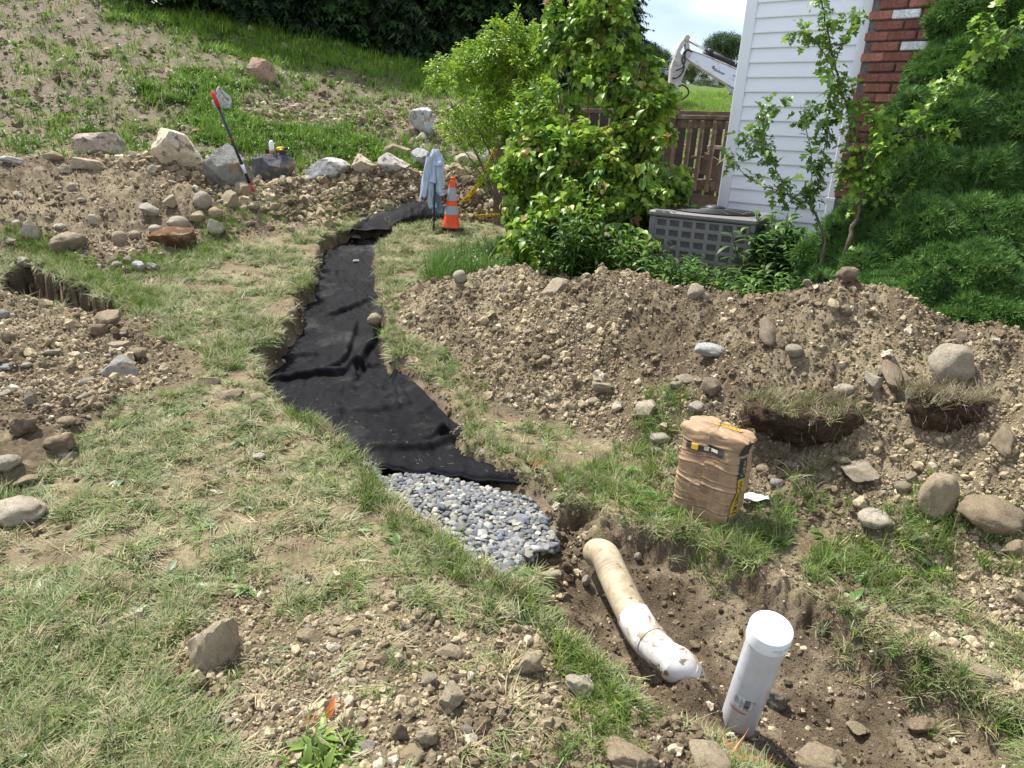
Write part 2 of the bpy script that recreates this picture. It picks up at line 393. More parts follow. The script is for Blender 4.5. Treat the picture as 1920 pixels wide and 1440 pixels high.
# ------------------------------------------------------------------ instance scatter (only for uncountable stuff)
_VC = {}
def variants(key, meshes):
    c = bpy.data.collections.new('kinds_' + key)
    for i, me in enumerate(meshes):
        o = bpy.data.objects.new('kind_%s_%02d' % (key, i), me); c.objects.link(o)
    _VC[key] = (c, len(meshes))
def scatter(name, key, P, rot, scl, tint, idx=None, parent=None):
    c, n = _VC[key]
    P = np.asarray(P, np.float32); m = len(P)
    me = bpy.data.meshes.new(name); me.vertices.add(m); me.vertices.foreach_set('co', P.ravel())
    a = me.attributes.new('rot', 'FLOAT_VECTOR', 'POINT'); a.data.foreach_set('vector', np.asarray(rot, np.float32).ravel())
    scl = np.asarray(scl, np.float32)
    if scl.ndim == 1: scl = np.repeat(scl[:, None], 3, 1)
    a = me.attributes.new('scl', 'FLOAT_VECTOR', 'POINT'); a.data.foreach_set('vector', scl.ravel())
    a = me.attributes.new('pick', 'INT', 'POINT'); a.data.foreach_set('value', (RS.randint(0, n, m) if idx is None else np.asarray(idx)).astype(np.int32))
    T = np.concatenate([np.asarray(tint, np.float32), np.ones((m, 1), np.float32)], 1)
    a = me.attributes.new('tint', 'FLOAT_COLOR', 'POINT'); a.data.foreach_set('color', T.ravel())
    o = link(name, me, parent)
    g = bpy.data.node_groups.new('scatter_' + name, 'GeometryNodeTree')
    g.interface.new_socket('Geometry', in_out='INPUT', socket_type='NodeSocketGeometry')
    g.interface.new_socket('Geometry', in_out='OUTPUT', socket_type='NodeSocketGeometry')
    N = g.nodes; L = g.links
    gi = N.new('NodeGroupInput'); go = N.new('NodeGroupOutput'); ip = N.new('GeometryNodeInstanceOnPoints')
    ci = N.new('GeometryNodeCollectionInfo'); ci.inputs['Collection'].default_value = c; ci.inputs['Separate Children'].default_value = True; ci.inputs['Reset Children'].default_value = True
    ip.inputs['Pick Instance'].default_value = True
    def at(nm, ty):
        q = N.new('GeometryNodeInputNamedAttribute'); q.data_type = ty; q.inputs['Name'].default_value = nm; return q.outputs['Attribute']
    L.new(gi.outputs[0], ip.inputs['Points']); L.new(ci.outputs[0], ip.inputs['Instance'])
    L.new(at('pick', 'INT'), ip.inputs['Instance Index']); L.new(at('rot', 'FLOAT_VECTOR'), ip.inputs['Rotation']); L.new(at('scl', 'FLOAT_VECTOR'), ip.inputs['Scale'])
    L.new(ip.outputs[0], go.inputs[0])
    md = o.modifiers.new('scatter', 'NODES'); md.node_group = g
    return o
def tints(n, cols, jit=.15, w=None):
    cols = np.array(cols, float); k = RS.choice(len(cols), n, p=w)
    c = cols[k] * (1 + RS.uniform(-jit, jit, (n, 1))) * (1 + RS.uniform(-jit*.35, jit*.35, (n, 3)))
    return np.clip(c, 0, 1)

# ------------------------------------------------------------------ ground sheet
d1 = np.concatenate([np.linspace(.25, 2.1, 12), np.exp(np.linspace(math.log(2.2), math.log(13.8), 600)), np.exp(np.linspace(math.log(13.9), math.log(700), 130))])
rr = np.concatenate([-.75 - np.linspace(2.2, .03, 30)**1.3, np.linspace(-.75, .75, 800), .75 + np.linspace(.03, 2.2, 30)**1.3])
DD, RR = np.meshgrid(d1, rr, indexing='ij')
gx = (DD*RR).ravel(); gy = (DD - 1.5).ravel()
gz, pile, cut, dt, dp, dg, dh = H(gx, gy, full=True)
BB = [(onG(a, b)[:2], r*depth(onG(a, b))/FPX) for a, b, r in [(430,745,75),(480,700,50),(370,700,40),(560,505,40),(550,580,45),(500,660,40),(590,470,30),(760,620,35),(780,680,45),(850,720,55),(930,780,55),(990,840,60),(960,820,50),(1050,880,45),(780,560,50),(850,600,60),(760,520,30),(560,1010,35),(520,1110,60),(230,1270,40),(150,1390,50),(300,1120,30),(1250,960,45),(1330,1000,40),(1170,960,40),(680,960,30),(630,890,30),(330,600,40),(290,560,25),(1400,940,60),(1130,830,40),(1500,1010,40),(420,520,60),(400,620,40),(100,1060,40),(700,1100,50),(850,1110,40)]]
def bareblob(x, y, n2):
    w = np.zeros_like(x)
    for c, r in BB: w = np.maximum(w, sstep(1.25, .5, np.hypot(x-c[0], (y-c[1])*.55)/r + n2*.55))
    return w*.85
def soilcolor(x, y, pile, cut, dt, dp, dh):
    n1 = fbm(x, y, 1.3, 4, 81); n2 = fbm(x, y, 6, 4, 83); n3 = fbm(x, y, 25, 2, 85)
    dry = np.array([.265, .215, .138]); moist = np.array([.135, .104, .066]); lawn = np.array([.125, .13, .055]); lawn2 = np.array([.26, .215, .13])
    m = sstep(-.25, .35, n1*.6 + n2*.5 + n3*.4)[:, None]
    pil = dry*m + moist*(1-m)
    m2 = sstep(-.2, .3, n2 + n3*.4)[:, None]
    lw = lawn*m2 + lawn2*(1-m2)
    bare = np.maximum.reduce([bareblob(x, y, n2), sstep(.1, -.1, sdf(x, y, DIRTLOW) + n2*.25 + n3*.1), sstep(.06, -.06, sdf(x, y, CRUMBS) + n2*.12)])
    lw = lw*(1-bare[:, None]) + (dry*1.15*m2 + moist*1.4*(1-m2))*bare[:, None]
    r = sstep(.005, .05, pile)[:, None]
    c = pil*r + lw*(1-r)
    k = sstep(.015, .07, cut)[:, None]
    wet = np.array([.12, .090, .058]); wet2 = np.array([.225, .178, .118]); q = sstep(-.1, .35, n2)[:, None]
    c = c*(1-k) + (wet*(1-q)+wet2*q)*k
    # hill
    f = sstep(10.6, 12, y)[:, None]
    hd = np.array([.185, .152, .108]); hg = np.array([.09, .13, .032]); gm = hillgreen(x, y)[:, None]
    c = c*(1-f) + (hd*(1+.25*n2[:, None])*(1-gm) + hg*gm)*f
    return c
HG_LINE = polyG([(0,-140),(90,-60),(190,0),(320,50),(470,96),(600,120),(720,150),(830,180),(950,200),(1100,215),(1300,230),(1900,230)])
def hillgreen(x, y):
    """1 on the mown field above the bare bank, patchy below"""
    n = fbm(x, y, .55, 4, 91); n2 = fbm(x, y, 2.2, 3, 93)
    yl = np.interp(x, HG_LINE[:, 0], HG_LINE[:, 1]) if HG_LINE[0, 0] < HG_LINE[-1, 0] else HG_LINE[0, 1]
    up = sstep(-1.5, 1.2, y - yl + n*1.5)
    patch = .6*sstep(.10, .55, n*.6 + n2*.7 - .06 + .05*np.clip(x+5, -4, 3))
    patch = np.maximum(patch, sstep(.5, -.3, sdf(x, y, BAND) + n2*.9))
    patch = patch * (1 - sstep(.5, -.1, sdf(x, y, HILLDIRT) + n2*.4))
    up = up*(1 - .95*sstep(.4, -.2, sdf(x, y, HILLDIRT) + n2*.4))
    return np.clip(np.maximum(up, patch), 0, 1)
gc = soilcolor(gx, gy, pile, cut, dt, dp, dh)
me = mesh(np.stack([gx, gy, gz], 1), grid_faces(len(d1), len(rr)), M_ground, True, 'ground')
color_attr(me, gc)
ground = link('ground', me); tag(ground, kind='structure')

# ================================================================== HOUSE
M_vinyl = mat('white_vinyl', (.80, .82, .86), rough=.45, nscale=(1.5, 9), namp=.03, bump=[(90, .12)], bdist=.003, stain=[((.55, .56, .55), 1.4, .62, .8)])
M_trim = mat('white_trim', (.78, .80, .83), rough=.4, nscale=2, namp=.04)
M_brick = mat('brick', src='obj', rough=.9, nscale=(9, 60), namp=.28, bump=[(40, .7), (140, .5)], bdist=.01, stain=[((.48, .42, .38), 16, .63, .68)])
M_mortar = mat('mortar', (.15, .135, .12), rough=1, nscale=(20, 80), namp=.3, bump=[(60, .8)], bdist=.01)
M_wood = mat('brown_deck_wood', (.105, .072, .055), rough=.8, nscale=(6, 40), namp=.3, bump=[(60, .5)], bdist=.005, stain=[((.24, .17, .12), 5, .55, .7)])
dW = ray(-807, 165); dW[2] = 0; dW /= np.linalg.norm(dW)
nW = np.array([-dW[1], dW[0], 0.0]);
if nW[1] > 0: nW = -nW
A0 = atD(1349, 386, 6.1)
def onWall(px, py, off=0.0):
    d = ray(px, py); t = ((A0 + nW*off - CAM) @ nW) / (d @ nW); p = CAM + d*t
    return float((p - A0) @ (-dW)), float(p[2])
zt = onWall(1460, 3)[1]; zb = onWall(1444, 385)[1]; EXPO = (zt - zb) / 14.0
RW = np.array([-dW, nW, [0, 0, 1.0]]).T                 # local x along wall to the right, y outward, z up
gzb = float(G(A0[0], A0[1])) - .05
house = empty('house', (A0[0], A0[1], gzb)); tag(house, 'white clapboard-sided house corner with white corner trim, beside the brick chimney', 'house')
def wl(s, y, z): return A0*np.array([1, 1, 0]) + (-dW)*s + nW*y + np.array([0, 0, z])
def hbox(name, s0, s1, y0, y1, z0, z1, m, parent, base, bev=0):
    b = MB(); c = wl((s0+s1)/2, (y0+y1)/2, (z0+z1)/2); b.box(c - np.array(base), (s1-s0, y1-y0, z1-z0), RW, bev)
    return b.build(name, m, parent)
hb = np.array([A0[0], A0[1], gzb])
hbox('wall', .02, 7.0, -4.2, -.012, gzb-.4, 3.75, M_trim, house, hb)
hbox('foundation', .02, 7.0, -4.19, .002, gzb-.5, gzb+.06, M_mortar, house, hb)
nb0 = int(math.ceil((zb - gzb - .05) / EXPO))
s_full = 7.0
prof = [(0.000, 0), (.022, .0), (.023, .006), (.005, EXPO + .012), (0, EXPO + .012)]
V = []; 
for s in (0, s_full - .075):
    for y, z in prof: V.append((s, y, z))
k = len(prof); F = [(i, (i+1) % k, (i+1) % k + k, i + k) for i in range(k)] + [tuple(range(k))[::-1], tuple(range(k, 2*k))]
me_b = mesh(np.array(V) @ RW.T, F, M_vinyl, False, 'siding_board'); fixn(me_b)
i = -nb0
z = zb - nb0*EXPO
while z < 3.68:
    link('siding_board', me_b, house, wl(.075, -.011 + RS.uniform(0, .0012), z) - hb); z += EXPO
hbox('corner_trim', -.012, .078, -.06, .024, gzb, 3.72, M_trim, house, hb, .004)
hbox('corner_trim', -.013, .0, -.14, -.062, gzb, 3.72, M_trim, house, hb, .004)
s1, _ = onWall(1603, 120); s1b, _ = onWall(1624, 120)
ds = empty('downspout', wl(s1, .02, gzb)); tag(ds, 'white vertical downspout on the siding just left of the brick chimney', 'downspout')
dsb = wl(s1, .02, gzb)
hbox('pipe', s1, s1b - .012, .018, .055, gzb+.05, 3.7, M_trim, ds, dsb, .008)
for zz in (1.2, 2.6): hbox('strap', s1-.012, s1b, .012, .058, zz, zz+.03, M_trim, ds, dsb, .002)
# roof kept just above the wall
MB_r = MB(); MB_r.box(wl(3.4, -2.1, 3.85) - hb, (7.4, 4.6, .16), RW); MB_r.build('roof', mat('dark_shingle', (.06, .06, .065), nscale=20), house)

# ---- chimney
sc0, _ = onWall(1612, 125); q = .16
sc0 = onWall(1610, 125, q)[0]
CH = .0; cz1 = onWall(1680, 68, q)[1]; cz2 = onWall(1680, 166, q)[1]; CRS = (cz1 - cz2) / 5.0   # five courses between the mortar lines
L_B = onWall(1741, 24, q)[0] - onWall(1684, 24, q)[0]
chim = empty('brick_chimney', wl(sc0, 0, gzb)); cb = wl(sc0, 0, gzb)
tag(chim, 'red brick chimney with a few whitewashed bricks, against the white siding', 'chimney')
hbox('mortar_core', sc0 + .008, sc0 + 1.06, -.3, q - .024, gzb-.3, 3.9, M_mortar, chim, cb)
bm_v = []
for v in range(5):
    b = MB(); b.box((0, 0, 0), (L_B - .013, .07, CRS - .013), None, .006)
    P = np.array(b.V); P += .0022*np.stack([fbm3(P+v*3.1, 30, 2, v), fbm3(P+v*5.1, 25, 2, v+9), fbm3(P+v, 28, 2, v+19)], 1)
    me = mesh(P @ RW.T, b.F, M_brick, False, 'brick'); fixn(me); bm_v.append(me)
rowz0 = onWall(1715, 25, q)[1]
white = [(onWall(1712, 25, q)), (onWall(1712, 86, q))]
nrow = int((rowz0 - (gzb + .9)) / CRS)
for r in range(-6, nrow):
    z = rowz0 - r*CRS; sh = (r % 2) * .5
    if z > 3.85: continue
    for j in range(-1, 6):
        sc_ = sc0 + (j + .28 + sh) * L_B
        a = max(sc_ - L_B/2, sc0 + .004); b_ = min(sc_ + L_B/2, sc0 + 1.06)
        if b_ - a < .05: continue
        sx = (b_ - a - .013) / (L_B - .013)
        o = link('brick', bm_v[RS.randint(5)], chim, wl((a+b_)/2, q - .033 + RS.uniform(-.004, .004), z) - cb)
        if sx < .98:
            o.matrix_world = Matrix.Translation(Vector(wl((a+b_)/2, q-.033, z)))
            Rm = Matrix([list(RW[0]) + [0], list(RW[1]) + [0], list(RW[2]) + [0], [0, 0, 0, 1]])
            S = Rm @ Matrix.Diagonal((sx, 1, 1, 1)) @ Rm.inverted()
            o.parent = chim; o.matrix_basis = Matrix.Translation(Vector(wl((a+b_)/2, q-.033, z) - cb)) @ S
        isw = any(abs(z - w[1]) < CRS*.5 and a - .01 <= w[0] <= b_ + .01 for w in white)
        base = np.array([.27, .105, .075]) * RS.uniform(.55, 1.3) + np.array([.02, .012, .01])*RS.uniform(0, 2)
        o.color = (.72, .72, .74, 1) if isw else (*base, 1)
        if isw: o['label'] = 'whitewashed brick'

# ================================================================== DECK
deck = empty('wooden_deck', (0, 0, 0)); D0 = atD(1372, 352, 7.3)
tag(deck, 'brown stained wooden deck with baluster railing, behind the white house corner', 'deck')
deck.location = tuple(D0)
def dl(s, y, z): return dW*s + nW*y + np.array([0, 0, z])    # s to the left along the rail
RD = np.array([dW, nW, [0, 0, 1.0]]).T
def dbox(name, s0, s1, y0, y1, z0, z1, parent=deck, m=M_wood, bev=.004):
    b = MB(); b.box(dl((s0+s1)/2, (y0+y1)/2, (z0+z1)/2), (s1-s0, y1-y0, z1-z0), RD, bev); return b.build(name, m, parent)
_d = ray(1372, 219); zr = float((CAM + _d * (((D0 - CAM) @ nW) / (_d @ nW)))[2] - D0[2])
_d = ray(1268, 240); _t = CAM + _d * (((D0 - CAM) @ nW) / (_d @ nW)); SL = float((_t - D0) @ dW)
dbox('top_rail', -1.6, SL, -.045, .045, zr-.035, zr+.005); dbox('rail', -1.6, SL, -.02, .02, zr-.12, zr-.037)
dbox('bottom_rail', -1.6, SL, -.02, .02, -.045, .045)
me_bal = None; s = -1.5
while s < SL - .05:
    if me_bal is None:
        o = dbox('baluster', s-.019, s+.019, .021, .058, -.06, zr-.045); me_bal = o.data; s_first = s
    else:
        o = link('baluster', me_bal, deck, dl(s - s_first, 0, 0))
    s += .135
pst = dbox('post', SL, SL+.095, -.047, .047, -1.1, zr+.06); dbox('post_cap', SL-.02, SL+.115, -.067, .067, zr+.061, zr+.09)
dbox('post_cap', SL+.005, SL+.09, -.045, .045, zr+.091, zr+.125)
for kk in range(5): dbox('deck_board', -1.6, SL+.1, -.9-.15*kk, -.9-.15*kk+.14, .0, .03)
dbox('rim_joist', -1.6, SL+.09, -.05, -.01, -.30, -.10); dbox('rim_joist', -1.6, SL+.09, .0, .035, -.47, -.40)
# far railing seen through the near one
for (a, b_, y, z0, z1) in ((-1.6, SL+3.4, -2.0, zr+.10, zr+.16), (-1.6, SL+3.4, -2.0, .05, .12)): dbox('rail', a, b_, y-.03, y+.03, z0, z1)
s = -1.5
fb = MB(); fb.box((0, 0, 0), (.135, .02, zr+1.3), RD, .002); me_fb = mesh(fb.V, fb.F, mat('dark_screen_wood', (.045, .032, .025), rough=.85, nscale=(6, 40), namp=.3), False, 'screen_board'); fixn(me_fb)
while s < SL+3.4: link('screen_board', me_fb, deck, dl(s, -2.0 + RS.uniform(-.004, .004), (zr+1.3)/2 - 1.2)); s += .175
dbox('bench_seat', -1.6, SL-.02, -1.15, -.78, .37, .41, m=mat('pale_deck_wood', (.36, .28, .22), nscale=(8, 50), namp=.25))
# stair stringer and treads under the bench
b = MB(); 
P = [dl(SL-.05, -.7, .33), dl(-.3, -.7, -.06), dl(-.3, -.7, -.30), dl(SL-.05, -.7, .10)]
b.add([p for p in P] + [p + nW*.04 for p in P], [(0,1,2,3), (7,6,5,4), (0,4,5,1), (1,5,6,2), (2,6,7,3), (3,7,4,0)]); b.build('stair_stringer', M_wood, deck)
for kk in range(4): dbox('stair_tread', .02+kk*.2, .24+kk*.2, -.95, -.72, -.03+kk*.095, .0+kk*.095)
for ss in (-1.2, .2, SL): dbox('support_post', ss, ss+.09, -.16, -.07, -1.2, -.3)
dbox('skirt_board', -1.6, SL+.09, -.12, -.09, -1.15, -.32, m=mat('dark_skirt', (.035, .027, .02), nscale=9))

sr = empty('stair_railing', (0, 0, 0)); S0 = atD(932, 392, 9.0); S0[2] -= .1; sr.location = tuple(S0)
tag(sr, 'brown stair newel post and short baluster rail, partly behind the arching shrub', 'railing')
hz = float((atD(944, 272, 9.0) - S0)[2])
def sbox(name, x0, x1, y0, y1, z0, z1): b = MB(); b.box(((x0+x1)/2, (y0+y1)/2, (z0+z1)/2), (x1-x0, y1-y0, z1-z0), None, .004); return b.build(name, M_wood, sr)
sbox('post', -.05, .05, -.05, .05, -.2, hz); sbox('post_cap', -.07, .07, -.07, .07, hz+.001, hz+.03); sbox('post_cap', -.05, .05, -.05, .05, hz+.032, hz+.06)
me2 = None
for kk in range(6):
    x = .17 + kk*.13
    if me2 is None: o = sbox('baluster', x-.019, x+.019, -.019, .019, .12, hz-.12); me2 = o.data; x_0 = x
    else: link('baluster', me2, sr, (x - x_0, 0, 0))
sbox('rail', .051, 1.0, -.025, .025, hz-.115, hz-.03); sbox('rail', .051, 1.0, -.025, .025, .05, .115)
sbox('post', 1.001, 1.09, -.05, .05, -.2, hz)

# ================================================================== EXCAVATOR
M_exw = mat('excavator_white', (.62, .66, .70), rough=.4, nscale=(3, 20), namp=.06, stain=[((.3, .27, .23), 7, .58, .74)])
M_exs = mat('worn_stick_paint', (.42, .40, .37), rough=.6, nscale=(4, 30), namp=.2, stain=[((.16, .12, .09), 5, .56, .7)])
M_blk = mat('black_rubber', (.015, .015, .017), rough=.55, spec=.4)
M_steel = mat('chrome_rod', (.6, .6, .6), rough=.25, metal=1)
M_ink = mat('black_ink', (.012, .012, .015), rough=.7)
M_inkb = mat('faded_blue_ink', (.15, .19, .3), rough=.7)
DE = 12.5
exb = atD(1420, 330, DE); exb[2] = float(H(exb[0], exb[1])[0])
exc = empty('mini_excavator', exb); tag(exc, 'white mini excavator arm raised above the deck railing beside the house corner', 'excavator')
def c4(x, y): return (1200 + x/8.0, 40 + y/8.0)
def exp3(x, y, off=0.0): p = atD(*c4(x, y), DE); p = p + np.array([0, off, 0]); return p - exb
def prism(name, pts, th, m, off=0.0, parent=exc):
    A = [exp3(x, y, off - th/2) for x, y in pts]; B = [exp3(x, y, off + th/2) for x, y in pts]; n = len(pts)
    b = MB(); b.add(A + B, [tuple(range(n)), tuple(range(n, 2*n))[::-1]] + [(i, (i+1) % n, (i+1) % n + n, i+n) for i in range(n)])
    o = b.build(name, m, parent); mdf = o.modifiers.new('bevel', 'BEVEL'); mdf.width = .012; mdf.segments = 2; mdf.limit_method = 'ANGLE'; return o
boom = prism('boom', [(655,500),(700,450),(800,468),(1050,560),(1450,735),(1700,850),(1950,1010),(2200,1300),(2450,1900),(2250,1950),(2000,1500),(1780,1240),(1560,1090),(1430,1025),(1300,955),(1030,790),(760,620),(690,570)], .2, M_exw)
def etube(name, pts, r, m, off=0, n=8, parent=exc, sm=True):
    P = spline([exp3(x, y, off) for x, y in pts], max(2, 5*len(pts))) if len(pts) > 2 else [exp3(x, y, off) for x, y in pts]
    b = MB(); b.tube(P, r, n); return b.build(name, m, parent, sm)
etube('boom_edge', [(700,452),(800,470),(1050,562),(1450,738),(1700,852)], .016, M_exs, -.095)
prism('stick', [(648,262),(690,232),(722,262),(660,350),(590,470),(640,560),(735,600),(650,800),(575,1000),(545,1240),(490,1275),(430,1200),(385,1130),(430,900),(450,700),(500,560),(545,420),(590,330)], .15, M_exs)
prism('stick_bracket', [(664,262),(722,258),(742,440),(735,600),(640,590),(676,440)], .13, M_exs, .006)
etube('pin', [(690,262),(690,263)], .0, M_blk) if False else None
for (x, y, r) in ((690, 262, .045), (690, 515, .06), (1380, 1075, .035)):
    c = exp3(x, y); b = MB(); b.tube([c + np.array([0, -.125, 0]), c + np.array([0, .125, 0])], r, 14); b.build('pivot_pin', M_exs, exc, False)
etube('cylinder_rod', [(725,285),(1020,455)], .022, M_steel)
etube('cylinder_barrel', [(1010,448),(1560,735)], .05, M_blk, n=14)
etube('cylinder_collar', [(1005,446),(1085,487)], .06, M_blk, n=14)
etube('cylinder_clevis', [(1410,655),(1475,690)], .065, M_blk, n=14)
for pts in ([(760,470),(690,437),(635,480),(608,600),(640,700),(590,810),(500,865),(470,850)], [(700,440),(650,500),(652,600),(610,700),(520,745)], [(560,985),(620,965),(690,1020),(700,1100),(600,1190)], [(380,965),(450,975),(500,960)], [(610,1075),(510,1190)]):
    etube('hydraulic_hose', pts, .014, M_blk, -.13)
etube('bucket_link', [(395,1090),(495,1225),(600,1075)], .035, M_exw, -.02); etube('bucket_link', [(495,1225),(505,1340),(420,1460)], .05, M_exw)
prism('bucket', [(330,1350),(430,1290),(520,1360),(470,1520),(360,1560),(310,1460)], .45, M_exw)
prism('boom_bracket', [(1290,950),(1430,1020),(1415,1060),(1395,1110),(1365,1100),(1350,1040)], .1, M_exw, .05)
def textmesh(s, size=1.0, bold=0.0, shear=0.0, sx=1.0):
    cu = bpy.data.curves.new('t', 'FONT'); cu.body = s; cu.size = size; cu.offset = bold; cu.shear = shear; cu.align_x = 'CENTER'; cu.align_y = 'CENTER'; cu.resolution_u = 3
    o = bpy.data.objects.new('t', cu); COL.objects.link(o); bpy.context.view_layer.update()
    me = bpy.data.meshes.new_from_object(o); V = np.array([v.co[:] for v in me.vertices]); F = [tuple(p.vertices) for p in me.polygons]
    bpy.data.objects.remove(o); bpy.data.curves.remove(cu); V[:, 0] *= sx
    return V, F
def ex_print(name, V, F, cx, cy, scale, ang, m):
    c, s = math.cos(ang), math.sin(ang); P = []
    for v in V:
        x = (v[0]*c + v[1]*s)*scale; y = (v[0]*s - v[1]*c)*scale
        P.append(exp3(cx + x, cy + y, -.103))
    link(name, mesh(P, F, m, False, name), exc)
V, F = textmesh('Bobcat', 1, .012, .25, .95); ex_print('lettering', V, F, 1165, 762, 62, .42, M_ink)
V, F = textmesh('RDZ', 1, .02, .3, 1.1); ex_print('lettering', V, F, 1408, 832, 44, .35, M_inkb)
V, F = textmesh('---  ------  ------', 1, 0, 0, 1); ex_print('lettering', V, F, 1380, 890, 28, .42, M_inkb)
b = MB()
for pl in ([(1052,690),(1100,712),(1085,722),(1062,712)], [(1062,672),(1108,690),(1100,704),(1070,690)], [(1070,716),(1092,724),(1078,734)]): 
    b.add([exp3(x, y, -.103) for x, y in pl], [tuple(range(len(pl)))])
b.build('emblem', M_ink, exc)
# machine body and tracks behind the house
bx = exp3(2450, 1950); 
def ebox(name, c, d, m, bev=.06): b = MB(); b.box(bx*np.array([1, 1, 0]) + np.array(c), d, None, bev); return b.build(name, m, exc)
ebox('engine_hood', (1.3, 0, 1.25), (1.3, 1.5, .7), M_exw, .15); ebox('cab', (.6, -.3, 1.75), (.95, .9, 1.5), M_exw, .08)
ebox('cab_window', (.6, -.3, 1.95), (.97, .7, .9), M_blk, .03); ebox('turntable', (.9, 0, .8), (1.0, 1.0, .25), M_blk, .05)
for yy in (-.75, .75): ebox('track', (.9, yy, .33), (2.0, .32, .62), M_blk, .25)

# ================================================================== AIR CONDITIONER
M_ac = mat('grey_beige_metal', (.165, .155, .155), rough=.5, nscale=(3, 30), namp=.1, spec=.4, stain=[((.2, .18, .16), 5, .6, .8)])
M_acd = mat('dark_coil', (.02, .021, .024), rough=.9)
M_fan = mat('fan_guard_black', (.025, .027, .03), rough=.5, spec=.4)
DA = 5.05
pr_ = atD(1419, 412, DA); pl_ = atD(1249, 403, DA*1.015)
ex_ = np.array([-.892, .452, 0]); ey_ = np.array([.452, .892, 0])
SZ = .78
zt = pr_[2]; zg = float(G(pr_[0], pr_[1])) - .02; hh = zt - zg
ac = empty('air_conditioner', pr_*np.array([1, 1, 0]) + np.array([0, 0, zg])); tag(ac, 'grey-brown outdoor air conditioner unit with round black fan guard, by the house corner', 'air conditioner')
RA = np.array([ex_, ey_, [0, 0, 1.0]]).T
def abox(name, x0, x1, y0, y1, z0, z1, m=M_ac, bev=.004, parent=ac):
    b = MB(); b.box(RA @ np.array([(x0+x1)/2, (y0+y1)/2, (z0+z1)/2]), (x1-x0, y1-y0, z1-z0), RA, bev); return b.build(name, m, parent)
abox('coil', .03, SZ-.03, .03, SZ-.03, .05, hh-.05, M_acd)
abox('base_pan', 0, SZ, 0, SZ, 0, .07)
lid = abox('lid', -.012, SZ+.012, -.012, SZ+.012, hh-.042, hh, bev=.012)
for x, y in ((0, 0), (SZ-.045, 0), (0, SZ-.045), (SZ-.045, SZ-.045)): abox('corner_post', x, x+.045, y, y+.045, .071, hh-.043)
# louvred panels: a grid of slotted panels on the two sides that face the garden
def panel_mesh(w, h, ns=8):
    b = MB(); b.box((0, 0, h/2-.007), (w, .012, .014)); b.box((0, 0, -h/2+.007), (w, .012, .014))
    b.box((-w/2+.007, 0, 0), (.014, .0125, h)); b.box((w/2-.007, 0, 0), (.014, .0125, h))
    iw = w - .028
    for i in range(ns): b.box((-iw/2 + iw*(i+.5)/ns, 0, 0), (iw/ns*.36, .005, h-.024), rotz(.4))
    return b
rows = 11; ph = (hh - .12) / rows; nc = 7; pw = (SZ - .09) / nc
b = panel_mesh(pw, ph); me_f = mesh(np.array(b.V) @ RA.T, b.F, M_ac, False, 'louver_panel'); fixn(me_f)
Rq = RA @ rotz(PI/2); me_s = mesh(np.array(b.V) @ Rq.T, b.F, M_ac, False, 'louver_panel'); fixn(me_s)
for r in range(rows):
    for c in range(nc):
        u = .045 + pw*(c+.5); z = .072 + ph*(r+.5)
        link('louver_panel', me_f, ac, RA @ np.array([u, .012, z])); link('louver_panel', me_s, ac, RA @ np.array([.012, u, z])); link('louver_panel', me_s, ac, RA @ np.array([SZ-.012, u, z]))
b = MB(); fc = np.array([SZ/2, SZ/2, hh+.006])
for k in range(13):
    r = .06 + k*.0235; zc = .02*(1-(r/.36)**2)
    b.tube([RA @ (fc + np.array([r*math.cos(t), r*math.sin(t), zc])) for t in np.linspace(0, 2*PI, 49)], .0035, 4, False)
for k in range(12):
    t = 2*PI*k/12; b.tube([RA @ (fc + np.array([r*math.cos(t), r*math.sin(t), .02*(1-(r/.36)**2)])) for r in np.linspace(.04, .345, 6)], .004, 4)
b.build('fan_guard', M_fan, ac, True)
V, F = [], []
nr = 10
V = [RA @ (fc + np.array([.35*math.cos(t)*q, .35*math.sin(t)*q, .0022])) for q in (0, 1) for t in np.linspace(0, 2*PI, 48, endpoint=False)]
F = [(48+i, 48+(i+1) % 48, i) for i in range(48)]
link('fan_well', mesh(V, F, M_acd, False, 'fan_well'), ac)
b = MB(); b.tube([RA @ (fc + np.array([0, 0, z])) for z in (.01, .03, .042, .046)], [.085, .08, .05, .01], 18); b.build('motor_cap', M_fan, ac, True)
pad = abox('pad', -.06, SZ+.06, -.06, SZ+.06, -.08, -.002, M_mortar)

# ================================================================== PIPES
M_pvc = mat('shaded_white_pvc', (.52, .53, .565), rough=.33, spec=.5, nscale=(4, 40), namp=.05, stain=[((.42, .38, .30), 7, .52, .75), ((.3, .23, .15), 26, .63, .67)])  # pipe body's white is greyed, its shade is put into the base colour
M_pvcd = mat('muddy_pvc', (.64, .63, .62), rough=.4, spec=.45, nscale=(6, 40), namp=.08, stain=[((.20, .155, .10), 20, .55, .575), ((.40, .34, .25), 7, .47, .7), ((.22, .17, .11), 70, .63, .66)])
M_tan = mat('tan_drain_pipe', (.40, .345, .235), rough=.6, nscale=(5, 60), namp=.14, bump=[(50, .35)], bdist=.004, stain=[((.27, .21, .135), 9, .48, .66), ((.16, .12, .075), 26, .60, .65)])
M_or = mat('orange_print', (.62, .16, .07), rough=.6)
M_lab = mat('sticker_white', (.66, .67, .71), rough=.45)
pT = atD(1447, 1176, 1.93); pB = atD(1384, 1352, 2.2)
ax = (pT - pB); Lp = np.linalg.norm(ax); ax /= Lp
base = pB - ax*.18
view = (CAM - (pT+pB)/2); view /= np.linalg.norm(view)
e1 = view - ax*(view @ ax); e1 /= np.linalg.norm(e1); e2 = np.cross(ax, e1)       # e1 to the camera, e2 image right or left
if (e2 @ np.array([_X[0], _Y[0], _Z[0]])) < 0: e2 = -e2
standp = empty('pvc_cleanout_pipe', base); tag(standp, 'upright white plastic cleanout pipe with a cap, leaning out of the trench', 'pipe')
R_P = .0535
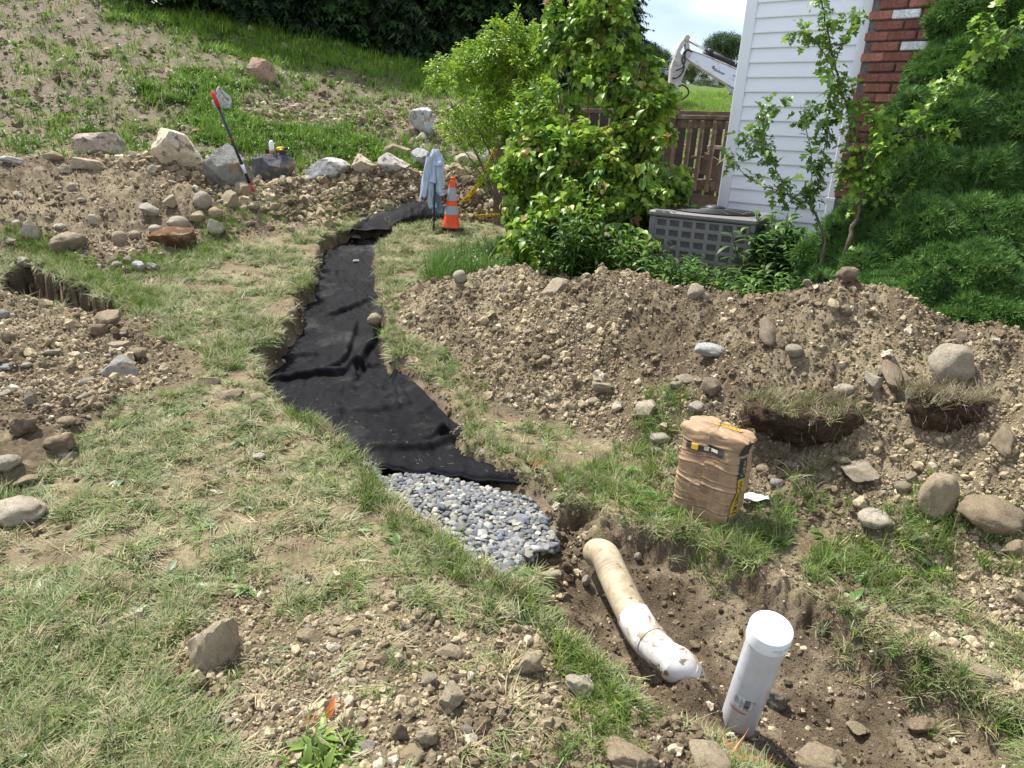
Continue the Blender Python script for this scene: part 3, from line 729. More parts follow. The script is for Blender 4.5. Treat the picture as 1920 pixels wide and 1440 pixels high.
def lathe(prof, n=64):
    V = []; 
    for r, h in prof:
        for k in range(n):
            t = 2*PI*k/n; V.append(ax*h + r*(math.cos(t)*e1 + math.sin(t)*e2))
    return np.array(V), grid_faces(len(prof), n, True)
V, F = lathe([(R_P, 0), (R_P, .1), (R_P, .2), (R_P, .18+Lp-.02)]); link('pipe_body', mesh(V, F, M_pvc, True, 'pipe_body'), standp)
hT = .18 + Lp; RC = .0590
V, F = lathe([(R_P-.002, hT-.052), (RC-.003, hT-.052), (RC, hT-.049), (RC, hT-.008), (RC-.0015, hT-.003), (RC-.006, hT), (RC-.010, hT+.0004), (RC-.0115, hT-.0012), (.03, hT-.001), (.0001, hT-.001)])
cap_o = link('cap', mesh(V, F, mat('clean_white_pvc', (.72, .74, .79), rough=.3, spec=.5, nscale=3, namp=.02, stain=[((.4, .33, .24), 34, .70, .72)]), True, 'cap'), standp); cap_o.data.set_sharp_from_angle(angle=math.radians(28))
def onpipe(u, h, r): return ax*h + r*(math.cos(u/r)*e1 + math.sin(u/r)*e2)
def patch(name, u0, u1, h0, h1, r, m, parent, n=14, off=0.0):
    us = np.linspace(u0, u1, n); V = [onpipe(u + off, h, r) for h in np.linspace(h0, h1, 2) for u in us]
    return link(name, mesh(V, grid_faces(2, n), m, True, name), parent)
cx = -.006; hL = .18 + Lp*.36
V = [onpipe(cx, hL, R_P+.0008)] + [onpipe(cx + .03*math.cos(t), hL + .03*math.sin(t), R_P+.0008) for t in np.linspace(0, 2*PI, 40, endpoint=False)]
link('sticker', mesh(V, [(0, 1+i, 1+(i+1) % 40) for i in range(40)], M_lab, True, 'sticker'), standp)
b = MB(); h = hL - .024
while h < hL + .022:
    w = RS.choice([.0008, .0014, .0022])
    b.add([onpipe(cx + a_, hh_, R_P+.0013) for a_, hh_ in ((.006, h), (.022, h), (.022, h+w), (.006, h+w))], [(0, 1, 2, 3)]); h += w + RS.choice([.0009, .0016])
b.build('barcode', M_ink, standp)
def pipetext(name, s, size, u0, h0, rot, m, r=R_P+.0013):
    V, F = textmesh(s, size, .0, 0, 1); c, s_ = math.cos(rot), math.sin(rot)
    P = [onpipe(u0 + v[0]*c - v[1]*s_, h0 + v[0]*s_ + v[1]*c, r) for v in V]; link(name, mesh(P, F, m, False, name), standp)
for k, (u, tx) in enumerate(((-.024, 'PVC PIPE SDR 35'), (-.019, '4 IN x 2 FT'), (-.006, 'SOLID DRAIN PIPE'), (-.001, 'ASTM D3034'))):
    pipetext('lettering', tx, .0052, cx + u + .003, hL - .003 if k > 1 else hL + .004, PI/2, M_ink)
patch('orange_line', cx - .036, cx + .019, hL - .047, hL - .0405, R_P+.001, M_or, standp, 16)
pipetext('lettering', '4" PVC S&D', .009, R_P*1.02, hL + .05, PI/2, M_or, R_P+.001)
pipetext('lettering', 'ASTM D2729  SEWER AND DRAIN', .007, R_P*1.2, hL + .02, PI/2, M_ink, R_P+.001)
pipetext('lettering', '4 IN CAP  SEWER', .0072, RC*.86, hT-.026, 0, M_ink, RC+.0008); pipetext('lettering', 'D3034', .006, RC*.8, hT-.036, 0, M_ink, RC+.0008)

drain = empty('buried_drain_pipe', atD(1190, 1165, 2.45)); db = np.array(drain.location)
tag(drain, 'tan drain pipe joined to a muddy white elbow, lying in the dug soil', 'pipe')
C1 = [atD(1121, 1012, 2.85) - [0, 0, .06], atD(1134, 1043, 2.73), atD(1150, 1078, 2.66), atD(1172, 1125, 2.56), atD(1193, 1166, 2.47)]
P = spline(C1, 60) - db; b = MB(); b.tube(P, [.0565 + .0009*math.sin(i*2.3) for i in range(60)], 40); b.build('pipe_body', M_tan, drain, True)
C2 = [atD(1187, 1155, 2.49), atD(1206, 1186, 2.43), atD(1232, 1216, 2.36), atD(1262, 1241, 2.31), atD(1284, 1256, 2.31), atD(1304, 1276, 2.33)]
C2[-1][2] -= .07; C2[-2][2] -= .012
P2 = spline(C2, 80) - db; L_ = 80
rad = np.full(80, .0545); rad[:26] = .0605; rad[26:29] = .057; rad[47:] = .0605; rad[45:47] = .057; rad[58:60] = .0595
b = MB(); b.tube(P2, rad, 48); b.build('elbow', M_pvcd, drain, True)
for k in (26, 47, 59):
    b = MB(); b.tube([P2[k], P2[k] + (P2[k+1]-P2[k])*.35], .0608 if k != 59 else .0612, 48); b.build('socket_rim', M_pvcd, drain, True)

# ================================================================== CONCRETE BAG
M_paper = mat('kraft_paper', (.33, .222, .132), rough=.8, nscale=(4, 30), namp=.16, bump=[(22, .7), (70, .4)], bdist=.006, stain=[((.36, .29, .19), 6, .6, .78), ((.17, .12, .075), 9, .58, .75)])
M_paperd = mat('kraft_print_brown', (.21, .125, .075), rough=.75, nscale=(5, 60), namp=.2)
M_yel = mat('yellow_print', (.52, .33, .03), rough=.7, nscale=12, namp=.12)
M_navy = mat('dark_print', (.035, .035, .04), rough=.7, nscale=20, namp=.3)
M_cream = mat('cream_print', (.5, .46, .33), rough=.7)
bp = onH(1318, 965); bp[2] -= .004
bag = empty('concrete_bag', bp); tag(bag, 'brown paper sack of concrete mix with yellow side stripe, standing at the trench edge', 'bag')
DB = depth(bp); wB = 137*DB/FPX; hB = .455
tz = atD(1318, 800, DB*.97)[2]; hB = (tz - bp[2])
yaw = math.atan2(bp[0], bp[1]); RB = rotz(-yaw - .42)
wx, wy = wB*.41, wB*.25
def bagp(th, h, off=0.0):
    """th 0 = middle of the front; 0..2pi round; h 0..1"""
    n = 5.5; c, s = math.cos(th - PI/2), math.sin(th - PI/2)
    bulge = 1 + .03*math.sin(PI*h) - .012*math.sin(3*PI*h)
    ax_, ay_ = wx*bulge, wy*bulge*(1 + .12*math.sin(PI*h))
    if h > .9: ax_ *= 1 + .05*(h-.9)/.1
    r = (abs(c)**n + abs(s)**n)**(-1/n)
    x, y = ax_*r*c, ay_*r*s
    # paper creases running round the sack
    u = th*1.1
    w = 0
    for hc, am, ph_, wd in ((.17, .006, .3, .010), (.30, .004, 1.9, .007), (.43, .009, .8, .012), (.52, .004, 3.1, .006), (.66, .009, 2.2, .012), (.74, .004, .2, .006), (.86, .005, 1.2, .008)):
        hc2 = hc + .018*math.sin(u*1.3 + ph_) + .008*math.sin(u*5 + ph_*3)
        w += -am*math.exp(-((h-hc2)/wd)**2)*(.5+.5*math.sin(u*2.1+ph_*2)) + am*.5*math.exp(-((h-hc2-.02)/wd)**2)
    w += .0007*math.sin(h*95 + 4*math.sin(u*2) + 3*math.sin(u*5.3)) * (.5+.5*math.sin(u*3+h*7)) + .0022*math.sin(u*7+h*13) + .003*math.sin(h*17 - u*3.1)*math.sin(u*2.3 + h*5)
    L = math.hypot(c, s)
    nx, ny = c*abs(c)**(n-2)/ax_ if abs(c) > 1e-6 else 0, s*abs(s)**(n-2)/ay_ if abs(s) > 1e-6 else 0
    q_ = math.hypot(nx, ny) + 1e-9
    x += nx/q_*(w+off); y += ny/q_*(w+off)
    z = h*hB + .008*math.sin(th*2+1)*h
    # the whole sack slouches a little
    x += .012*math.sin(h*2.6); y += .01*h
    # upper corners poke out, the top front edge folds forward
    if h > .8: x += math.copysign(1, x)*.012*((h-.8)/.2)**2 * (1 if abs(x) > wx*.7 else 0)
    return RB @ np.array([x, y, z])
nth, nh = 220, 150
V = [bagp(2*PI*i/nth, j/(nh-1)) for j in range(nh) for i in range(nth)]
F = [tuple(int(a) for a in f) for f in grid_faces(nh, nth, True)]
# folded top: rings shrinking to a centre ridge
ring = np.array(V[-nth:]); cen = ring.mean(0); n0 = len(V)
for k, (sc_, dz) in enumerate(((.985, .006), (.93, .009), (.8, .013), (.55, .017), (.3, .019), (.05, .020))):
    for i in range(nth):
        p = cen + (ring[i]-cen)*sc_; p = p + np.array([0, 0, dz + .006*math.sin(i*.3 + k) * sc_ + .004*math.sin(i*.11*k)])
        V.append(p)
rows_ = nh - 1
for k in range(6):
    a = (rows_+k)*nth
    for i in range(nth): F.append((a+i, a+(i+1) % nth, a+nth+(i+1) % nth, a+nth+i))
link('paper_sack', mesh(V, F, M_paper, True, 'paper_sack'), bag)
def bagpatch(name, t0, t1, h0, h1, m, off=.0012, nx_=24, nh_=40, skew=0.0):
    P = [bagp(t + skew*(h-h0), h, off) for h in np.linspace(h0, h1, nh_) for t in np.linspace(t0, t1, nx_)]
    return link(name, mesh(P, grid_faces(nh_, nx_), m, True, name), bag)
# th: corner angle of the front about +-.95 rad (superellipse)
bagpatch('dark_band', -.66, .50, .80, .88, M_navy, .004)
bagpatch('yellow_square', -.50, -.30, .808, .872, M_yel, .005, 8, 10); bagpatch('cream_symbol', -.12, .04, .82, .865, M_cream, .005, 8, 10); bagpatch('cream_symbol', .12, .34, .83, .86, M_cream, .005, 8, 10)
b = MB()
def lines(t0, t1, h0, h1, step, ragged=.15):
    h = h1
    while h > h0:
        e = t1 - RS.uniform(0, ragged)*(t1-t0)
        ts = np.linspace(t0, e, 16); hw = .0017
        P = [bagp(t, hh_, .0014) for hh_ in (h-hw, h+hw) for t in ts]; b.add(P, grid_faces(2, 16)); h -= step
lines(-.92, -.33, .70, .80, .0125); lines(-.30, .42, .69, .81, .0125); lines(-.95, -.33, .56, .63, .0125); lines(-.30, .40, .50, .63, .0125)
lines(-.95, -.35, .38, .44, .0125); lines(-.30, .36, .36, .46, .0125); lines(-.92, -.35, .09, .26, .0125); lines(-.30, .34, .08, .27, .0125)
b.build('fine_print', M_paperd, bag, True)
b = MB()
for t in (-.315, .42): b.add([bagp(t + d_, h, .0013) for h in np.linspace(.06, .82, 60) for d_ in (-.004, .004)], grid_faces(60, 2))
b.build('fold_line', M_paperd, bag, True)
bagpatch('yellow_stripe', 1.02, 1.62, .16, .60, M_yel, .0014, 16, 60); bagpatch('dark_panel', 1.02, 1.66, .60, .83, M_navy, .0014, 16, 30)
bagpatch('dark_edge', .975, 1.02, .02, .62, M_navy, .0016, 4, 60); bagpatch('dark_fold', .92, 1.7, .86, .995, M_navy, .003, 16, 20)
V, F = textmesh('CONCRETE MIX', 1, .02, 0, 1); V = V[:, :2]; x0, x1 = V[:, 0].min(), V[:, 0].max()
P = [bagp(1.30 + v[1]*.40, .575 - (v[0]-x0)/(x1-x0)*.39, .003) for v in V]; link('lettering', mesh(P, F, M_navy, False, 'lettering'), bag)
V, F = textmesh('FAST SETTING', 1, .01, 0, 1); V = V[:, :2]; x0, x1 = V[:, 0].min(), V[:, 0].max()
P = [bagp(1.32 + v[1]*.22, .80 - (v[0]-x0)/(x1-x0)*.17, .003) for v in V]; link('lettering', mesh(P, F, M_cream, False, 'lettering'), bag)
tc_ = RB @ np.array([.02, .03, 0]) 
top_me = [cen + RB @ np.array([x, y, .016]) for x, y in ((-.03, .005), (.09, .005), (.09, .032), (-.03, .032))]
link('yellow_square', mesh([p + np.array([0, 0, .006]) for p in top_me], [(0, 1, 2, 3)], M_yel, False, 'yellow_square'), bag)
V, F = textmesh('CONCRETE MIX', .016, .0004); link('lettering', mesh([cen + RB @ np.array([.03 + v[0]*.9, .018 + v[1], .0275]) for v in V], F, M_ink, False, 'lettering'), bag)

# white litter beside the bag
lp_ = onH(1412, 944); lp_[2] += .022; b = MB()
us = np.linspace(-.5, .5, 16); V = []
for j, v in enumerate(np.linspace(-.5, .5, 8)):
    for u in us: V.append((u*.125, v*.045*(1-.4*u), .012 + .007*math.sin(u*9+v*4) + .006*math.cos(v*9)))
lt = link('paper_wrapper', mesh(V, grid_faces(8, 16), mat('white_paper', (.72, .72, .74), rough=.5), True, 'w'), None, lp_, (.1, -.05, -.12)); lt.modifiers.new('s', 'SOLIDIFY').thickness = .001
tag(lt, 'crumpled white printed wrapper lying in the grass right of the concrete bag', 'wrapper')
b = MB()
for k in range(7): 
    u = -.33 + k*.045; b.add([(u*.125, -.014, .0), (u*.125+.003, -.014, .0), (u*.125+.009, .012, .0), (u*.125+.006, .012, .0)], [(0, 1, 2, 3)])
for i, v in enumerate(b.V): 
    u = v[0]/.125; w = v[1]/.045; b.V[i] = (v[0], v[1], .0135 + .007*math.sin(u*9+w*4) + .006*math.cos(w*9))
b.build('barcode', M_ink, lt)

# ================================================================== CONE, JACKET, TAPE, POLE, DRILL, BOTTLE
M_orange = mat('safety_orange', (.85, .09, .02), rough=.5, spec=.4, nscale=6, namp=.08)
M_refl = mat('reflective_grey', (.33, .38, .43), rough=.4, nscale=30, namp=.06)
cp = onH(846, 429); DC = depth(cp)
ct = atD(846, 330, DC); hC = ct[2] - cp[2]
cone = empty('traffic_cone', cp); tag(cone, 'orange traffic cone with two grey reflective collars, in the grass beside the black fabric', 'traffic cone')
def lat(name, prof, m, parent, n=32, c=(0, 0, 0)):
    V = [(c[0]+r*math.cos(2*PI*k/n), c[1]+r*math.sin(2*PI*k/n), c[2]+h) for r, h in prof for k in range(n)]
    return link(name, mesh(V, grid_faces(len(prof), n, True), m, True, name), parent)
def rr_(h): return .025 + (.105-.025)*(1-h)**1.0
lat('cone_body', [(rr_(h)*1.0 + (.012 if h < .06 else 0), h*hC) for h in np.linspace(.03, .93, 20)] + [(.026, hC*.935), (.018, hC*.95), (.024, hC*.965), (.026, hC*.985), (.018, hC), (.001, hC)], M_orange, cone)
lat('reflective_collar', [(rr_(h)+.004, h*hC) for h in (.555, .6, .7, .80)], M_refl, cone); lat('reflective_collar', [(rr_(h)+.004, h*hC) for h in (.285, .35, .45)], M_refl, cone)
b = MB(); b.box((0, 0, .008), (.27, .27, .026), rotz(.3), .012); b.build('base', mat('black_cone_base', (.02, .02, .02)), cone)

M_sweat = mat('grey_blue_fleece', (.40, .48, .62), rough=.95, nscale=(8,), namp=.06, bump=[(60, .2)], bdist=.003)
M_denim = mat('denim', (.14, .19, .27), rough=.95, nscale=(12, 80), namp=.2)
jb = onH(813, 436); DJ = depth(jb); jt = atD(817, 281, DJ)
stake = empty('black_stake', jb); tag(stake, 'thin black metal stake in the lawn edge holding up the jacket', 'stake')
b = MB(); b.tube([np.zeros(3) - [0, 0, .1], (jt - jb)*.98], .011, 8); b.build('rod', M_blk, stake, True)
b = MB(); b.tube([(0, 0, .11), (0, -.06, .11), (0, -.06, .0)], .007, 6); b.build('foot_spike', M_blk, stake, True)
jk = empty('hanging_jacket', jt); tag(jk, 'grey-blue hooded sweatshirt hung over the black stake, left of the traffic cone', 'jacket')
hJ = 78*DJ/FPX*1.0
def cloth(nm, m, w0, w1, h0, h1, folds, seed, cx0, cx1, dep=.5, bot=0.0):
    nt_, nh_ = 120, 60; V = []
    for j in range(nh_):
        u = j/(nh_-1); 
        for i in range(nt_):
            t = 2*PI*i/nt_; w = (w0 + (w1-w0)*u**.75)*.5
            f = 1 + (.10+.36*u)*math.sin(folds*t + seed + 2.5*u) * .5 + .14*(.3+u)*math.sin((folds*2+1)*t + seed*2 - 3*u) + .10*math.sin(9*u + seed*3 + 2*t)
            x = cx0 + (cx1-cx0)*u + w*f*math.cos(t); y = w*(dep+.35)*f*math.sin(t)
            z = h0 + (h1-h0)*u + bot*u*math.sin(t*1.0 + seed) + .02*u*math.sin(3*t+seed)
            V.append((x*1.22, y*1.1 - .075, z))
    o = link(nm, mesh(V, grid_faces(nh_, nt_, True), m, True, nm), jk); return o
k_ = DJ/FPX
cloth('jacket_body', M_sweat, .05, 27*k_, .0, -56*k_, 5, .5, 0, -1*k_, .55, .03)
cloth('sleeve', M_sweat, .09, 12*k_, -.08, -84*k_, 2, 1.2, -6*k_, -17*k_, .8, .05)
cloth('sleeve', M_sweat, .10, 17*k_, -.10, -72*k_, 2, 2.2, 5*k_, 7*k_, .8, .0)
cloth('cuff', M_sweat, 16.5*k_, 18.5*k_, -71*k_, -78*k_, 3, 2.2, 7*k_, 7.5*k_, .8, .0)
cloth('hood', M_sweat, .05, 22*k_, .012, -26*k_, 3, 2.9, 1*k_, 5*k_, .7, .01)
cloth('lining', M_denim, .08, 13*k_, -60*k_, -110*k_, 3, .2, 3*k_, 5*k_, .6, .02)
cloth('sleeve', M_sweat, 15*k_, 11*k_, -50*k_, -97*k_, 2, .2, -6*k_, -2*k_, .8, .06)

M_tape = mat('yellow_tape', (.72, .60, .05), rough=.4, transl=.2)
def ribbon(name, pts, w, tw, label, cat_=True, n=60, parent=None):
    P = spline(pts, n); V = []; o0 = P[0].copy(); C = []; U = []
    for i in range(n):
        t = P[min(i+1, n-1)] - P[max(i-1, 0)]; t /= np.linalg.norm(t)
        a = tw[0] + (tw[1]-tw[0])*i/(n-1); up = np.array([0, 0, 1.0]); s = np.cross(t, up); s /= np.linalg.norm(s); up = np.cross(s, t)
        d = math.cos(a)*up + math.sin(a)*s; U.append(d); C.append(P[i]-o0)
        V += [P[i]-o0-d*w/2, P[i]-o0+d*w/2]
    o = link(name, mesh(V, grid_faces(n, 2), M_tape, True, name), parent, o0); o.modifiers.new('s', 'SOLIDIFY').thickness = .0012
    V2, F2 = textmesh('CAUTION   CAUTION   CAUTION', 1, .02); x0, x1 = V2[:, 0].min(), V2[:, 0].max(); q_ = []
    for v in V2:
        u = (v[0]-x0)/(x1-x0)*(n-1); i = min(int(u), n-2); f = u-i
        c = C[i]*(1-f)+C[i+1]*f; d = U[i]*(1-f)+U[i+1]*f; t = C[i+1]-C[i]; nn = np.cross(t, d); nn /= np.linalg.norm(nn)
        if nn[1] > 0: nn = -nn
        q_.append(c + d*(v[1]*w*.75) + nn*.0022)
    link('lettering', mesh(q_, F2, M_ink, False, 'lettering'), o)
    tag(o, label, 'tape'); return o
pe = S0 + np.array([0, -.06, hz-.02])
ribbon('caution_tape', [atD(858, 390, 9.2), atD(880, 366, 9.15), atD(905, 333, 9.05), pe + np.array([-.05, 0, -.02])], .06, (.2, .9), 'yellow caution tape stretched up from the cone to the wooden newel post')
ribbon('caution_tape', [atD(826, 397, 9.3), atD(838, 395, 9.2), atD(862, 402, 9.1), atD(885, 406, 9.1), atD(908, 404, 9.0), atD(955, 402, 8.9)], .05, (.1, 1.0), 'lower strand of yellow caution tape sagging through the grass behind the cone')

M_redg = mat('red_grip', (.5, .035, .045), rough=.5); M_shaft = mat('black_shaft', (.018, .018, .022), rough=.4, spec=.5)
_pd = depth(onH(476, 366)); a_ = atD(476, 363, _pd); b_ = atD(398, 172, _pd - .55)
pole = empty('long_tool_handle', a_); tag(pole, 'long black tool handle with red ends, leaning on the large grey boulder', 'tool handle')
v_ = b_ - a_
def seg(nm, f0, f1, r, m): b = MB(); b.tube([v_*f0, v_*f1], r, 10); b.build(nm, m, pole, True)
seg('shaft', .1, .86, .0165, M_shaft); seg('grip', .855, 1.0, .024, M_redg); seg('ferrule', -.01, .11, .022, M_redg); seg('sticker', .21, .30, .0195, M_lab); seg('tip', -.06, -.01, .012, M_redg); seg('red_band', .545, .56, .0185, M_redg)

# ================================================================== ROCKS
def ico(n):
    import bmesh
    b = bmesh.new(); bmesh.ops.create_icosphere(b, subdivisions=n, radius=1); V = np.array([v.co[:] for v in b.verts]); F = np.array([[v.index for v in f.verts] for f in b.faces]); b.free(); return V, F
IC = {n: ico(n) for n in (1, 2, 3, 4, 5)}
def rockmesh(seed, kind='angular', n=4, m=M_rock, nz=1.0):
    V, F = IC[n]; V = V.copy(); R = np.random.RandomState(seed)
    nc = {'angular': 15, 'round': 8, 'slab': 12, 'clod': 9, 'boulder': 14}[kind]
    for _ in range(nc):
        d = R.normal(size=3); d /= np.linalg.norm(d); lim = R.uniform(.50, .82) if kind != 'round' else R.uniform(.78, .93)
        if kind == 'boulder': lim = R.uniform(.52, .8)
        s = V @ d; over = np.maximum(s - lim, 0); V -= d[None]*over[:, None]*.985
    a = {'angular': .055, 'round': .055, 'slab': .045, 'clod': .15, 'boulder': .05}[kind]*nz
    V *= (1 + a*2.2*fbm3(V, 1.3, 3, seed) + a*fbm3(V, 5, 3, seed+5) + a*.45*fbm3(V, 16, 2, seed+9))[:, None]
    if kind == 'slab': V[:, 2] *= .5
    if m is M_clod: V = V + np.random.RandomState(seed+3).normal(0, .05, V.shape)
    V -= (V.max(0)+V.min(0))/2; V /= (V.max(0)-V.min(0))
    me = mesh(V, F.copy(), m, True, 'rock')
    if (kind in ('angular', 'boulder', 'slab') and n > 2) or m is M_clod: me.set_sharp_from_angle(angle=math.radians(24))
    return me
RK = {k: [rockmesh(100*j + i, k, 3) for i in range(6)] for j, k in enumerate(('angular', 'round', 'slab', 'clod'))}
def rock(px, py, w, h, kind, color, label, cat='rock', name='rock', tilt=0.0, yaw=None, sink=.24, n=4, m=None, deep=.85, group=None, D=None):
    """px,py centre of the stone in the photo, w,h its size there"""
    if D is None: g_ = onH(px, py + h*.35); d = depth(g_)
    else: g_ = atD(px, py + h*.35, D); d = D
    sx = w*d/FPX; hh_ = h*d/FPX; sy = min(sx*deep, max(hh_*1.6, sx*.4))
    dr = ray(px, py); al = math.atan2(-dr[2], math.hypot(dr[0], dr[1]))
    sz = max((hh_ - sy*math.sin(al)*.8)/max(math.cos(al), .3), .32*sx, hh_*.45)
    lie = h > 1.5*w and D is None
    if lie: sy = min(hh_*1.15, 2.8*sx); sz = .6*sx
    sz /= (1-sink)
    sd = int(abs(px*7 + py*13)) % 9973
    me = rockmesh(sd, kind, n, m or (M_cloth_rock if kind == 'boulder' else M_rock))
    # stand a little behind the visible foot of the stone
    hd = np.array([dr[0], dr[1]]); hd /= np.linalg.norm(hd)
    c = g_[:2] + hd*sy*.28; sink = max(sink, .30) if kind == 'boulder' else sink; z0 = float(H(c[0], c[1])[0]) if D is None else g_[2]
    yw = -math.atan2(hd[0], hd[1]) + (yaw if yaw is not None else 0)
    color = tuple(np.array(color)*(1.0))
    o = link(name, me, None, (c[0], c[1], z0 + sz*(.5 - sink)), None, (sx*.93, sy*.95, sz*.90))
    o.rotation_euler = (.5 if lie else 0, tilt, yw + (.25 if lie else 0)); o.color = (*color, 1); tag(o, label, cat, group); return o
TAN = (.43, .36, .25); PALE = (.52, .47, .37); GREY = (.33, .33, .31); BRN = (.27, .205, .135); WHT = (.58, .57, .53); DUST = (.40, .325, .215)
rock(190,277,104,44,'boulder',(.46,.37,.31),'low pinkish white streaked boulder, leftmost of the row above the dirt bank','boulder','boulder')
rock(333,288,100,70,'boulder',(.62,.53,.38),'tall rounded cream boulder in the row below the hillside','boulder','boulder',n=5)
rock(430,318,98,92,'boulder',(.27,.265,.24),'large grey wedge-shaped boulder with the tool handle leaning on it','boulder','boulder',n=5)
rock(515,320,88,60,'boulder',(.10,.105,.125),'dark charcoal block boulder with the yellow drill on top','boulder','boulder',n=5,deep=.7)
rock(615,322,92,44,'boulder',(.52,.52,.50),'white and grey mottled boulder half buried in loose soil','boulder','boulder')
rock(683,313,50,34,'boulder',(.60,.51,.37),'small smooth cream boulder between two white boulders','boulder','boulder')
rock(738,307,66,40,'boulder',(.60,.56,.49),'pointed white and tan boulder left of the hanging jacket','boulder','boulder')
rock(792,301,46,42,'boulder',(.38,.39,.39),'smooth grey boulder directly behind the hanging jacket','boulder','boulder')
rock(878,300,58,28,'boulder',(.46,.38,.27),'low tan boulder behind the caution tape','boulder','boulder')
rock(915,292,30,26,'boulder',(.62,.62,.56),'small white boulder seen through the shrub next to the newel post','boulder','boulder')
rock(493,140,60,40,'boulder',(.40,.27,.19),'reddish tan boulder highest up on the weedy hillside','boulder','boulder')
rock(417,192,38,42,'boulder',(.55,.53,.49),'white flat-topped boulder in the weeds behind the red grip','boulder','boulder')
rock(790,236,52,54,'boulder',(.44,.44,.43),'pointed light grey boulder standing on the hillside above the jacket','boulder','boulder')
rock(742,288,60,24,'boulder',(.40,.31,.21),'brown boulder tucked behind the pointed white one','boulder','boulder')
# left bank
L_ = [(168,308,66,24,'slab',TAN,'flat tan slab on the crest of the left dirt bank'),(20,302,44,10,'slab',WHT,'thin white stone at the left crest of the dirt bank'),
(100,295,40,16,'angular',DUST,'dusty angular stone left of the streaked boulder'),(122,321,22,14,'angular',PALE,'pale chip of stone below the flat tan slab'),
(58,436,38,34,'angular',PALE,'pale cream stone at the left foot of the dirt bank'),(33,425,18,16,'round',PALE,'small pale stone tucked against the cream one'),
(132,458,72,42,'clod',(.30,.25,.18),'long hollow-sided brown stone on the lower left bank'),(325,450,92,42,'angular',(.17,.085,.045),'reddish brown angular rock beside the lawn'),
(226,449,30,28,'round',TAN,'round tan stone left of the reddish brown rock'),(281,399,38,26,'angular',(.40,.38,.32),'grey and cream banded stone on the bank'),
(319,384,28,24,'angular',TAN,'angular tan stone above the middle of the bank'),(381,382,36,32,'round',(.42,.37,.29),'rounded grey-tan stone on the bank under the big grey boulder'),
(432,374,34,34,'slab',TAN,'upright tan plate of stone near the tool handle foot'),(456,363,34,28,'angular',DUST,'lumpy stone between the plate and the tool handle'),
(335,425,44,28,'round',(.40,.35,.27),'oval dusty stone above the reddish brown rock'),(406,430,34,28,'angular',PALE,'pale stone where the bank meets the lawn'),
(292,436,24,18,'round',PALE,'small smooth pale stone on top of the reddish brown rock'),(254,446,24,18,'round',TAN,'tan cobble right of the round tan stone'),
(262,503,28,20,'angular',WHT,'whitish stone at the lawn edge, left of a pair'),(288,502,26,18,'angular',WHT,'whitish stone at the lawn edge, right of a pair'),
(220,498,20,14,'round',(.42,.38,.31),'small grey cobble beside the whitish pair'),(175,415,16,20,'slab',PALE,'thin upright pale sliver on the left bank'),
(114,427,22,12,'round',PALE,'small oval pale stone in the middle of the left bank'),(137,352,22,16,'round',TAN,'egg-shaped tan stone high on the left bank'),
(153,378,16,9,'round',PALE,'small pale stone under the egg-shaped one'),(405,402,30,22,'round',DUST,'dusty cobble close to the lawn corner'),(370,412,28,18,'angular',DUST,'dusty angular cobble right of the banded stone')]
for a in L_: rock(*a, n=4 if a[2] > 44 else 3)
L_ = [(226,684,68,48,'angular',(.36,.35,.32),'grey speckled rock at the lawn edge of the lower left heap'),(228,646,56,22,'slab',TAN,'broken tan slab just above the grey speckled rock'),
(206,600,52,34,'angular',DUST,'brown crumbly stone below the sod hollow'),(188,618,40,28,'clod',(.30,.22,.15),'rusty brown clod next to the broken tan slab'),
(14,868,56,38,'round',(.47,.42,.33),'half-buried rounded tan stone at the left edge'),(36,957,104,70,'round',(.52,.46,.36),'big smooth cream stone at the left edge'),
(115,835,60,48,'clod',(.33,.26,.18),'large brown earth clod near the cream stone'),(48,800,52,50,'clod',(.24,.18,.12),'dark brown earth clod left of the large one'),
(8,592,24,20,'round',(.36,.36,.35),'grey cobble cut by the left edge'),(15,689,30,16,'round',(.40,.42,.43),'blue-grey flat cobble by the left edge'),
(52,690,20,12,'round',PALE,'pale pebble right of the blue-grey cobble'),(13,739,24,18,'angular',PALE,'pale angular stone by the left edge'),
(60,751,24,26,'angular',(.42,.37,.29),'upright tan chip on the lower left heap'),(160,740,34,30,'clod',(.40,.35,.28),'grey-tan lump close to the lawn'),
(98,666,38,10,'slab',PALE,'long pale splinter of rock on the lower heap'),(160,715,24,16,'angular',PALE,'pale chip between the lump and the grey speckled rock'),
(54,530,26,22,'angular',PALE,'pale stone on the lip of the dark hollow'),(126,790,36,22,'round',DUST,'dusty cobble above the large brown clod'),(262,668,28,30,'angular',DUST,'lumpy clod right of the broken slab'),(128,855,36,18,'slab',PALE,'pale flat stone where heap meets lawn'),(48,905,44,22,'angular',DUST,'dusty stone above the big cream stone')]
for a in L_: rock(*a, n=4 if a[2] > 44 else 3)
